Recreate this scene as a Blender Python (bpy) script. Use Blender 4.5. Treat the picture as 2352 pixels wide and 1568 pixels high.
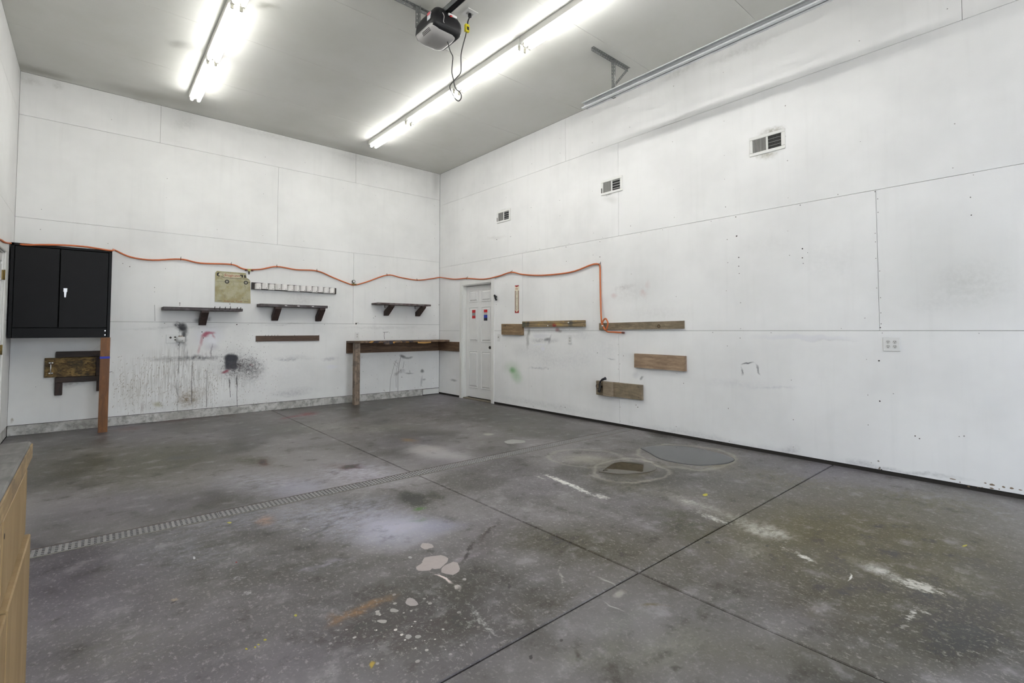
import bpy, bmesh, math, random
import numpy as np
from mathutils import Vector, Matrix

# ------------------------------------------------------------------ scene, camera, sky, exposure
scn = bpy.context.scene
for o in list(bpy.data.objects):
    bpy.data.objects.remove(o)
W_PX, H_PX = 2352.0, 1568.0
FPX, CX, CY = 1118.03, 1176.0, 717.49
YAW, PITCH = 0.7129, 0.0372
CAM = np.array([-5.1201, -8.0806, 1.2191])
CEIL = 4.2896
cam_d = bpy.data.cameras.new('camera')
cam = bpy.data.objects.new('camera', cam_d)
scn.collection.objects.link(cam)
cam.location = CAM
cam.rotation_euler = (math.pi / 2 + PITCH, 0, -YAW)
cam_d.sensor_fit = 'HORIZONTAL'
cam_d.sensor_width = 36.0
cam_d.lens = 36.0 * FPX / W_PX
cam_d.shift_y = (CY - H_PX / 2) / W_PX
cam_d.clip_start = 0.01
cam_d.clip_end = 200
scn.camera = cam

world = bpy.data.worlds.new('world')
scn.world = world
world.use_nodes = True
wb = world.node_tree.nodes['Background']
wb.inputs['Color'].default_value = (0.80, 0.88, 1.0, 1)
wb.inputs['Strength'].default_value = 2.0

sun_d = bpy.data.lights.new('sun', 'SUN')
sun_d.energy = 26.0
sun_d.angle = math.radians(1.0)
sun_d.color = (1.0, 0.98, 0.96)
sun = bpy.data.objects.new('sun', sun_d)
scn.collection.objects.link(sun)
sun.rotation_euler = (math.radians(-38), math.radians(12), 0)     # added over the roof from behind, so the driveway bounces light onto the ceiling
TUBE_EMISSION = 10.5
vs = scn.view_settings
vs.view_transform = 'Standard'
vs.look = 'None'
vs.gamma = 1.0
vs.exposure = 1.3
vs.use_curve_mapping = False
cy = scn.cycles
cy.use_denoising = True
cy.use_light_tree = False
cy.use_adaptive_sampling = True
cy.adaptive_threshold = 0.15
cy.adaptive_min_samples = 16
cy.max_bounces = 5
cy.diffuse_bounces = 3
cy.glossy_bounces = 3
cy.caustics_reflective = False
cy.caustics_refractive = False
cy.sample_clamp_indirect = 8.0

rng = random.Random(7)

# ------------------------------------------------------------------ photo pixel -> place
_f = np.array([math.sin(YAW) * math.cos(PITCH), math.cos(YAW) * math.cos(PITCH), math.sin(PITCH)])
_r = np.array([math.cos(YAW), -math.sin(YAW), 0.0])
_u = np.cross(_r, _f)


def hit(px, py, axis, value):
    d = _f + _r * ((px - CX) / FPX) - _u * ((py - CY) / FPX)
    t = (value - CAM[axis]) / d[axis]
    return CAM + t * d


def RW(px, py, x=0.0):      # right wall -> (u=-y, z)
    q = hit(px, py, 0, x); return (-q[1], q[2])
def BW(px, py, y=0.0):      # back wall -> (x, z)
    q = hit(px, py, 1, y); return (q[0], q[2])
def FL(px, py, z=0.0):      # floor -> (x, y)
    q = hit(px, py, 2, z); return (q[0], q[1])
def CE(px, py):
    return FL(px, py, CEIL)
LEFT_X = -5.825
def LW(px, py):
    q = hit(px, py, 0, LEFT_X); return (q[1], q[2])
PLANE = {'F': FL, 'R': RW, 'B': BW, 'C': CE}


def ellipse(plane, px, py, rx, ry, ang=0.0):
    f = PLANE[plane]
    a = math.radians(ang); e = 0.1
    ca, sa = math.cos(a), math.sin(a)
    def diff(vx, vy):
        p1 = np.array(f(px + vx * e, py + vy * e)); p0 = np.array(f(px - vx * e, py - vy * e))
        return (p1 - p0) / (2 * e)
    M = np.stack([diff(ca * rx, sa * rx), diff(-sa * ry, ca * ry)], axis=1)
    U, S, _ = np.linalg.svd(M)
    return np.array(f(px, py)), S, math.atan2(U[1, 0], U[0, 0])


# ------------------------------------------------------------------ colours and materials
def lin(c):
    if isinstance(c, str):
        c = tuple(int(c[i:i + 2], 16) for i in (0, 2, 4))
    r = []
    for v in c[:3]:
        v = v / 255.0
        r.append(v / 12.92 if v <= 0.04045 else ((v + 0.055) / 1.055) ** 2.4)
    return (r[0], r[1], r[2], 1.0)


class NT:
    def __init__(self, name):
        self.mat = bpy.data.materials.new(name)
        self.mat.use_nodes = True
        self.t = self.mat.node_tree
        self.b = self.t.nodes['Principled BSDF']
        self._x = -200

    def n(self, kind, props=None, **inp):
        nd = self.t.nodes.new(kind)
        for k, v in (props or {}).items():
            setattr(nd, k, v)
        for k, v in inp.items():
            key = int(k[1:]) if k[0] == 'i' and k[1:].isdigit() else k.replace('_', ' ')
            self.set(nd.inputs[key], v)
        return nd

    def set(self, sock, v):
        if isinstance(v, bpy.types.NodeSocket):
            self.t.links.new(v, sock)
        elif isinstance(v, bpy.types.Node):
            self.t.links.new(v.outputs[0], sock)
        else:
            sock.default_value = v

    def math(self, op, a, b=0.0, clamp=False):
        return self.n('ShaderNodeMath', {'operation': op, 'use_clamp': clamp}, i0=a, i1=b).outputs[0]

    def mix(self, f, a, b, blend='MIX'):
        nd = self.n('ShaderNodeMix', {'data_type': 'RGBA', 'blend_type': blend, 'clamp_factor': True})
        self.set(nd.inputs[0], f); self.set(nd.inputs[6], a); self.set(nd.inputs[7], b)
        return nd.outputs[2]

    def remap(self, v, a, b, c, d, smooth=True):
        nd = self.n('ShaderNodeMapRange', {'interpolation_type': 'SMOOTHSTEP' if smooth else 'LINEAR'})
        for i, x in enumerate((v, a, b, c, d)):
            self.set(nd.inputs[i], x)
        return nd.outputs[0]

    def noise(self, vec, scale, detail=4.0, rough=0.55, color=False):
        nd = self.n('ShaderNodeTexNoise', None, Vector=vec, Scale=scale, Detail=detail, Roughness=rough)
        return nd.outputs[1] if color else nd.outputs[0]

    def scaled(self, vec, s):
        return self.n('ShaderNodeVectorMath', {'operation': 'MULTIPLY'}, i0=vec, i1=s).outputs[0]

    def warp(self, vec, scale, amp, detail=4.0):
        c = self.noise(vec, scale, detail, 0.6, True)
        c = self.n('ShaderNodeVectorMath', {'operation': 'SUBTRACT'}, i0=c, i1=(0.5, 0.5, 0.5)).outputs[0]
        c = self.n('ShaderNodeVectorMath', {'operation': 'MULTIPLY'}, i0=c, i1=(amp, amp, 0)).outputs[0]
        return self.n('ShaderNodeVectorMath', {'operation': 'ADD'}, i0=vec, i1=c).outputs[0]

    def bump(self, h, dist=0.002, strength=0.5):
        nd = self.n('ShaderNodeBump', None, Height=h, Distance=dist, Strength=strength)
        self.t.links.new(nd.outputs[0], self.b.inputs['Normal'])

    def out(self, color=None, rough=None, metal=None, spec=None):
        if color is not None: self.set(self.b.inputs['Base Color'], color)
        if rough is not None: self.set(self.b.inputs['Roughness'], rough)
        if metal is not None: self.set(self.b.inputs['Metallic'], metal)
        if spec is not None: self.set(self.b.inputs['Specular IOR Level'], spec)
        return self.mat


def planar(nt, plane):
    g = nt.n('ShaderNodeNewGeometry').outputs[0]
    s = nt.n('ShaderNodeSeparateXYZ', None, Vector=g)
    if plane in 'FC':
        u, v = s.outputs[0], s.outputs[1]
    elif plane == 'B':
        u, v = s.outputs[0], s.outputs[2]
    else:
        u, v = nt.math('MULTIPLY', s.outputs[1], -1.0), s.outputs[2]
    return nt.n('ShaderNodeCombineXYZ', None, X=u, Y=v).outputs[0], u, v


def stain_mask(nt, vec, plane, st):
    """st = (px, py, rx, ry, angle, strength, softness [, ring width])"""
    c, S, a = ellipse(plane, *st[:5])
    mp = nt.n('ShaderNodeMapping', {'vector_type': 'TEXTURE'}, Vector=vec)
    mp.inputs['Location'].default_value = (c[0], c[1], 0)
    mp.inputs['Rotation'].default_value = (0, 0, a)
    mp.inputs['Scale'].default_value = (max(S[0], 1e-3), max(S[1], 1e-3), 1)
    d = nt.n('ShaderNodeVectorMath', {'operation': 'LENGTH'}, i0=mp.outputs[0]).outputs['Value']
    soft = st[6]
    if len(st) > 7:                       # a dried ring
        w = st[7]
        e = nt.math('ABSOLUTE', nt.math('SUBTRACT', d, 1.0))
        return nt.remap(e, 0.0, w, st[5], 0.0)
    return nt.remap(d, max(0.0, 1 - soft), 1.0 + 0.25 * soft, st[5], 0.0)


_plain = {}
def plain(name, col, rough=0.5, metal=0.0, var=0.12, scale=18.0, spec=0.5):
    """a plain coloured surface with slight procedural unevenness"""
    if name in _plain: return _plain[name]
    nt = NT(name)
    tc = nt.n('ShaderNodeTexCoord').outputs['Object']
    c = lin(col)
    k = nt.noise(tc, scale, 3)
    lo = tuple(v * (1 - var) for v in c[:3]) + (1,)
    hi = tuple(min(1, v * (1 + var)) for v in c[:3]) + (1,)
    m = nt.out(nt.mix(k, lo, hi), rough, metal, spec)
    _plain[name] = m
    return m


def wood(name, dark, light, axis=0, grime=None, grime_amt=0.0, rough=0.6, ring=1.0):
    if name in _plain: return _plain[name]
    nt = NT(name)
    g = nt.n('ShaderNodeNewGeometry').outputs[0]
    s = [38.0, 38.0, 38.0]; s[axis] = 2.2
    v = nt.scaled(g, tuple(s))
    v = nt.n('ShaderNodeVectorMath', {'operation': 'ADD'}, i0=v,
             i1=nt.scaled(nt.noise(g, 3.0, 3, 0.6, True), (3.0, 3.0, 3.0))).outputs[0]
    a = nt.noise(v, 1.0 * ring, 5, 0.62)
    a = nt.remap(a, 0.32, 0.68, 0.0, 1.0, False)
    col = nt.mix(a, lin(dark), lin(light))
    b = nt.noise(g, 6.0, 4)
    col = nt.mix(nt.math('MULTIPLY', nt.remap(b, 0.4, 0.75, 0, 1), 0.45), col, lin(dark))
    if grime:
        gm = nt.remap(nt.noise(g, 9.0, 5, 0.65), 0.45, 0.62, 0, grime_amt)
        col = nt.mix(gm, col, lin(grime))
    nt.bump(a, 0.002, 0.35)
    m = nt.out(col, rough)
    _plain[name] = m
    return m


def emission(name, col, strength):
    nt = NT(name)
    nt.out((0.8, 0.8, 0.8, 1), 0.4)
    nt.b.inputs['Emission Color'].default_value = col
    nt.b.inputs['Emission Strength'].default_value = strength
    return nt.mat


# ------------------------------------------------------------------ mesh building
FR_W = (Vector((0, 0, 0)), Vector((1, 0, 0)), Vector((0, 1, 0)), Vector((0, 0, 1)))
FR_B = (Vector((0, 0, 0)), Vector((1, 0, 0)), Vector((0, 0, 1)), Vector((0, -1, 0)))     # u=x v=z n=into the room
FR_R = (Vector((0, 0, 0)), Vector((0, -1, 0)), Vector((0, 0, 1)), Vector((-1, 0, 0)))    # u=-y
FR_L = (Vector((LEFT_X, 0, 0)), Vector((0, 1, 0)), Vector((0, 0, 1)), Vector((1, 0, 0)))  # u=y
FR_C = (Vector((0, 0, CEIL)), Vector((1, 0, 0)), Vector((0, -1, 0)), Vector((0, 0, -1)))  # u=x v=-y n=down


class MB:
    def __init__(self, frame=FR_W):
        self.fr = frame; self.v = []; self.f = []; self.sm = []

    def P(self, p):
        o, U, V, N = self.fr
        return o + U * p[0] + V * p[1] + N * p[2]

    def add(self, verts, faces, smooth=False):
        k = len(self.v)
        self.v += [self.P(p) for p in verts]
        self.f += [tuple(i + k for i in f) for f in faces]
        self.sm += [smooth] * len(faces)
        return self

    def box(self, lo, hi, bev=0.0, seg=1, xf=None):
        bm = bmesh.new()
        bmesh.ops.create_cube(bm, size=1.0)
        c = [(a + b) / 2 for a, b in zip(lo, hi)]; s = [abs(b - a) for a, b in zip(lo, hi)]
        for v in bm.verts:
            v.co = Vector((v.co[i] * s[i] for i in range(3)))
        if bev > 0:
            bmesh.ops.bevel(bm, geom=list(bm.edges), offset=min(bev, min(s) * 0.45), segments=seg, affect='EDGES', profile=0.5)
        for v in bm.verts:
            p = v.co
            if xf is not None: p = xf @ p
            v.co = p + Vector(c)
        bm.verts.index_update()
        self.add([tuple(v.co) for v in bm.verts], [[v.index for v in f.verts] for f in bm.faces], seg > 2)
        bm.free()
        return self

    def prism(self, poly, n0, n1):
        k = len(poly)
        v = [(p[0], p[1], n0) for p in poly] + [(p[0], p[1], n1) for p in poly]
        f = [list(range(k))[::-1], list(range(k, 2 * k))] + [[i, (i + 1) % k, k + (i + 1) % k, k + i] for i in range(k)]
        return self.add(v, f)

    def slab(self, poly, top, bottom, cham=0.004):
        """polygon with a chamfered top edge; counter-clockwise in uv"""
        k = len(poly)
        c = np.mean(np.array(poly), axis=0)
        ins = []
        for p in poly:
            d = np.array(p) - c
            ins.append((p[0] - np.sign(d[0]) * cham, p[1] - np.sign(d[1]) * cham))
        v = [(p[0], p[1], top) for p in ins] + [(p[0], p[1], top - cham) for p in poly] + [(p[0], p[1], bottom) for p in poly]
        f = [list(range(k))]
        for r in (0, k):
            f += [[r + i, r + k + i, r + k + (i + 1) % k, r + (i + 1) % k] for i in range(k)]
        f.append(list(range(2 * k, 3 * k))[::-1])
        return self.add(v, f)

    def tube(self, pts, r, seg=8, caps=True, smooth=True):
        pts = [Vector(p) for p in pts]
        n = len(pts)
        t0 = (pts[1] - pts[0]).normalized()
        up = Vector((0, 0, 1)) if abs(t0.z) < 0.9 else Vector((1, 0, 0))
        a = t0.cross(up).normalized()
        v = []
        for i, p in enumerate(pts):
            t = ((pts[min(i + 1, n - 1)] - pts[max(i - 1, 0)])).normalized()
            a = (a - t * a.dot(t)).normalized()
            b = t.cross(a)
            ri = r[i] if isinstance(r, (list, tuple)) else r
            for k in range(seg):
                w = 2 * math.pi * k / seg
                v.append(tuple(p + a * (math.cos(w) * ri) + b * (math.sin(w) * ri)))
        f = []
        for i in range(n - 1):
            for k in range(seg):
                f.append([i * seg + k, i * seg + (k + 1) % seg, (i + 1) * seg + (k + 1) % seg, (i + 1) * seg + k])
        self.add(v, f, smooth)
        if caps:
            k0 = len(self.v) - n * seg
            self.f += [tuple(k0 + k for k in range(seg))[::-1], tuple(k0 + (n - 1) * seg + k for k in range(seg))]
            self.sm += [False, False]
        return self

    def disc(self, c, r, n0, n1, seg=16):
        return self.prism([(c[0] + r * math.cos(2 * math.pi * k / seg), c[1] + r * math.sin(2 * math.pi * k / seg)) for k in range(seg)], n0, n1)

    def text(self, body, at, size, n0=0.0, depth=0.0006, shear=0.0, align='CENTER', wide=1.0):
        cu = bpy.data.curves.new('t', 'FONT')
        cu.body = body; cu.size = size; cu.align_x = align; cu.align_y = 'CENTER'; cu.shear = shear; cu.extrude = depth / 2
        cu.resolution_u = 3
        ob = bpy.data.objects.new('t', cu)
        me = bpy.data.meshes.new_from_object(ob)
        self.add([(at[0] + v.co.x * wide, at[1] + v.co.y, n0 + v.co.z) for v in me.vertices], [list(p.vertices) for p in me.polygons])
        bpy.data.objects.remove(ob); bpy.data.meshes.remove(me); bpy.data.curves.remove(cu)
        return self


ORI = {}


def build(name, mb, mat, parent=None, kind=None, origin=None, fix=True):
    if parent is not None:
        org = ORI[parent]
    else:
        if origin is None:
            a = np.array([tuple(v) for v in mb.v])
            lo, hi = a.min(0), a.max(0)
            origin = Vector(((lo[0] + hi[0]) / 2, (lo[1] + hi[1]) / 2, lo[2]))
        org = Vector(origin)
    me = bpy.data.meshes.new(name)
    me.from_pydata([tuple(v - org) for v in mb.v], [], mb.f)
    for p, s in zip(me.polygons, mb.sm):
        p.use_smooth = s
    if fix:
        bm = bmesh.new(); bm.from_mesh(me)
        bmesh.ops.recalc_face_normals(bm, faces=bm.faces)
        bm.to_mesh(me); bm.free()
    me.materials.append(mat)
    ob = bpy.data.objects.new(name, me)
    scn.collection.objects.link(ob)
    ORI[ob] = org
    if parent is not None:
        ob.parent = parent
    else:
        ob.location = org
    if kind: ob['kind'] = kind
    return ob


def tag(o, label, cat, group=None):
    o['label'] = label; o['category'] = cat
    if group: o['group'] = group
    return o


def thing(name, loc, label, cat, group=None):
    o = bpy.data.objects.new(name, None)
    o.empty_display_size = 0.1
    scn.collection.objects.link(o)
    o.location = loc
    ORI[o] = Vector(loc)
    return tag(o, label, cat, group)


def copy_tree(o, loc=None, parent=None):
    c = o.copy(); scn.collection.objects.link(c)
    if parent is not None: c.parent = parent
    for ch in o.children:
        copy_tree(ch, None, c)
    if loc is not None: c.location = loc
    return c


def smooth_path(pts, step=6):
    pts = [Vector(p) for p in pts]
    P = [pts[0]] + pts + [pts[-1]]
    out = []
    for i in range(1, len(P) - 2):
        a, b, c, d = P[i - 1], P[i], P[i + 1], P[i + 2]
        for k in range(step):
            t = k / step
            out.append(0.5 * ((2 * b) + (c - a) * t + (2 * a - 5 * b + 4 * c - d) * t * t + (3 * b - a - 3 * c + d) * t ** 3))
    out.append(pts[-1])
    return out


# ================================================================== surface materials with their stains
def reaching(plane, stains, box):
    """the stains that touch the rectangle box = (u0, u1, v0, v1)"""
    if box is None: return list(stains)
    out = []
    for st in stains:
        c, S, a = ellipse(plane, *st[:5])
        r = S[0] * 1.3; q = S[1] * 1.3
        eu = math.hypot(r * math.cos(a), q * math.sin(a)) + 0.2
        ev = math.hypot(r * math.sin(a), q * math.cos(a)) + 0.2
        if box[0] - eu < c[0] < box[1] + eu and box[2] - ev < c[1] < box[3] + ev:
            out.append(st)
    return out


def wall_material(name, plane, stains, box=None, base=(232, 232, 228)):
    stains = reaching(plane, stains, box)
    nt = NT(name)
    vec, u, v = planar(nt, plane)
    col = nt.mix(nt.remap(nt.noise(vec, 0.9, 4, 0.6), 0.35, 0.7, 0, 1), lin(base), lin(tuple(c * 0.955 for c in base)))
    # faint vertical roller and wipe marks
    vs_ = nt.noise(nt.scaled(vec, (14.0, 0.9, 1.0)), 1.0, 3)
    col = nt.mix(nt.math('MULTIPLY', nt.remap(vs_, 0.5, 0.75, 0, 1), 0.10), col, lin((205, 205, 203)))
    modes = ''.join(st[-1] for st in stains)
    wv = nt.warp(vec, 3.5, 0.16, 4) if stains else None
    ws = nt.warp(vec, 14.0, 0.035, 3) if 's' in modes else None
    brk = nt.remap(nt.noise(vec, 26.0, 4, 0.7), 0.38, 0.62, 0.25, 1.0, False) if 'b' in modes else None
    streak = nt.remap(nt.noise(nt.scaled(vec, (60.0, 4.0, 1.0)), 1.0, 2, 0.6), 0.42, 0.62, 0.0, 1.0, False) if 'd' in modes else None
    for st in stains:
        s, colr, mode = st[:-2], st[-2], st[-1]
        m = stain_mask(nt, ws if 's' in mode else wv, plane, s)
        if 'b' in mode: m = nt.math('MULTIPLY', m, brk)
        if 'd' in mode: m = nt.math('MULTIPLY', m, streak)
        col = nt.mix(m, col, lin(colr))
    return nt.out(col, 0.5, spec=0.35)


GREY = (150, 150, 150); DK = (70, 70, 72); BLK = (38, 38, 42)
back_stains = [
    # soot and spray by the socket
    (408, 750, 15, 11, 20, 1.0, 0.7, BLK, 'b'), (419, 752, 13, 13, 30, 1.0, 0.6, BLK, 's'), (425, 772, 9, 24, 0, 0.95, 0.9, DK, ''),
    (452, 735, 10, 7, 0, 0.5, 1.0, DK, ''), (480, 735, 9, 7, 0, 0.5, 1.0, DK, ''),
    (423, 800, 8, 26, 0, 0.55, 1.0, (95, 92, 95), 'd'), (405, 815, 7, 26, 0, 0.5, 1.0, (110, 108, 110), 'd'),
    (425, 830, 5, 30, 0, 0.6, 1.0, (95, 85, 88), 'd'),
    (410, 880, 3, 75, 0, 0.6, 0.9, (105, 100, 98), 'd'), (443, 880, 3, 65, 0, 0.6, 0.9, (110, 108, 105), 'd'),
    (475, 890, 3, 60, 0, 0.5, 0.9, (115, 112, 108), 'd'), (486, 800, 2.5, 25, 0, 0.6, 0.9, (120, 110, 118), ''),
    (400, 850, 60, 70, 0, 0.55, 1.0, (150, 146, 138), 'd'), (330, 885, 85, 75, 0, 0.5, 1.0, (170, 166, 155), 'd'), (460, 880, 60, 70, 0, 0.45, 1.0, (160, 156, 150), 'd'),
    # white touched-up patches and red overspray
    (480, 770, 42, 26, 0, 0.75, 0.8, (226, 226, 232), ''), (487, 783, 14, 10, 0, 0.9, 0.8, (236, 236, 240), ''),
    (472, 768, 12, 7, -25, 0.85, 0.7, (170, 55, 85), 's'), (483, 764, 14, 4, 0, 0.75, 0.8, (175, 70, 98), 's'),
    (463, 782, 4.5, 16, 8, 0.55, 0.9, (178, 85, 105), 's'), (490, 771, 3, 9, -25, 0.5, 0.9, (180, 90, 110), 's'),
    (457, 802, 4, 14, 8, 0.4, 0.9, (180, 105, 118), 's'),
    (488, 796, 20, 9, 0, 0.35, 1.0, (160, 155, 172), ''), (480, 815, 22, 14, 0, 0.3, 1.0, (165, 150, 160), 'd'),
    # long horizontal smear
    (450, 822, 62, 7, -1, 1.0, 1.0, (80, 78, 84), 'b'), (400, 824, 80, 6, 0, 0.6, 1.0, (120, 118, 118), 'b'), (520, 818, 60, 4, 0, 0.4, 1.0, (110, 110, 118), 'b'),
    # dark sprayed patch
    (548, 842, 66, 44, 10, 0.6, 1.0, (105, 103, 108), 'b'), (574, 845, 38, 24, 15, 0.9, 1.0, (70, 64, 66), 'b'),
    (531, 830, 17, 21, 0, 0.98, 0.38, (40, 42, 50), 's'), (524, 822, 10, 9, 0, 0.95, 0.5, (42, 44, 52), 's'), (539, 822, 10, 9, 0, 0.95, 0.5, (42, 44, 52), 's'), (538, 841, 10, 9, 0, 0.9, 0.5, (42, 44, 52), 's'), (525, 842, 11, 8, 0, 0.9, 0.6, (44, 42, 52), 's'), (535, 840, 30, 26, 0, 0.6, 1.0, (74, 72, 78), 'b'),
    (518, 853, 12, 4.5, -20, 0.85, 0.7, (150, 48, 72), 's'), (578, 838, 6, 4, 0, 0.5, 0.9, (140, 60, 70), 'sb'),
    (540, 870, 60, 30, 0, 0.28, 1.0, (140, 138, 132), 'd'), (528, 880, 2, 14, 0, 0.8, 0.8, (60, 58, 56), ''), (544, 875, 2, 20, 0, 0.8, 0.8, (60, 58, 60), ''),
    # brown low stains
    (432, 918, 30, 18, 0, 0.95, 0.9, (128, 110, 82), 'b'), (450, 905, 40, 18, 0, 0.4, 1.0, (150, 136, 112), 'b'), (362, 925, 14, 7, 0, 0.6, 0.9, (170, 164, 120), ''),
    (330, 935, 6, 14, 0, 0.45, 0.9, (130, 105, 100), 'd'), (300, 900, 40, 40, 0, 0.25, 1.0, (175, 168, 150), 'b'),
    (520, 930, 250, 14, 0, 0.22, 1.0, (168, 166, 158), 'b'),
    # grey scuffs to the right
    (660, 824, 32, 4, 0, 0.6, 1.0, (140, 140, 146), 'b'), (680, 822, 55, 7, 0, 0.3, 1.0, (160, 160, 164), 'b'), (758, 824, 22, 5, 0, 0.5, 1.0, (150, 150, 156), 'b'),
    (670, 904, 48, 8, -3, 0.5, 0.9, (150, 150, 156), 'b'), (690, 895, 45, 6, 0, 0.3, 1.0, (165, 165, 170), 'b'),
    (690, 690, 45, 22, 0, 0.3, 1.0, (160, 158, 156), 'b'), (650, 745, 60, 3, 0, 0.35, 1.0, (160, 160, 160), 'b'),
    (640, 855, 120, 70, 0, 0.16, 1.0, (190, 190, 196), 'b'), (760, 842, 18, 6, 0, 0.8, 0.7, (230, 230, 234), ''),
    (400, 752, 150, 4, 0, 0.3, 1.0, (150, 150, 148), 'b'), (880, 752, 110, 3.5, 0, 0.3, 1.0, (160, 160, 158), 'b'),
    # under the bench
    (925, 818, 9, 4, 20, 0.8, 0.9, (90, 90, 92), 's'), (935, 822, 12, 3, 0, 0.6, 0.9, (110, 110, 112), 's'), (944, 820, 6, 2.5, -10, 0.55, 0.9, (110, 110, 112), 's'),
    (923, 853, 11, 6, 0, 0.75, 0.9, (105, 103, 102), 'b'), (912, 857, 6, 5, 0, 0.65, 0.9, (115, 113, 112), 'b'), (940, 857, 12, 2, 0, 0.6, 0.9, (105, 105, 106), 's'),
    (970, 852, 5, 5, 0, 0.8, 0.8, (100, 100, 98), 's'), (968, 875, 3, 15, 8, 0.45, 0.9, (135, 135, 138), 's'), (974, 871, 5, 2.5, -10, 0.5, 0.9, (110, 110, 112), 's'),
    # cobweb dust near the ceiling
    (130, 195, 16, 10, 30, 0.3, 1.0, (140, 140, 132), 'b'), (330, 228, 30, 8, 13, 0.35, 1.0, (140, 140, 130), 'b'), (70, 185, 30, 10, 12, 0.3, 1.0, (150, 150, 142), 'b'),
    (420, 285, 35, 22, 0, 0.25, 1.0, (160, 160, 156), 'b'), (860, 372, 120, 8, 13, 0.25, 1.0, (170, 170, 166), 'b'), (620, 310, 120, 10, 13, 0.22, 1.0, (175, 175, 170), 'b'),
    # beneath the hatch
    (165, 882, 40, 10, -6, 0.55, 0.9, (115, 113, 108), 'b'), (125, 880, 14, 20, 0, 0.4, 0.9, (130, 128, 124), 'b'), (27, 965, 4, 7, 10, 0.8, 0.7, (120, 100, 60), 'sb'),
    (130, 870, 120, 90, 0, 0.25, 1.0, (200, 198, 186), ''),
    (1000, 420, 10, 40, 0, 0.3, 1.0, (165, 165, 160), ''),
]
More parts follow.
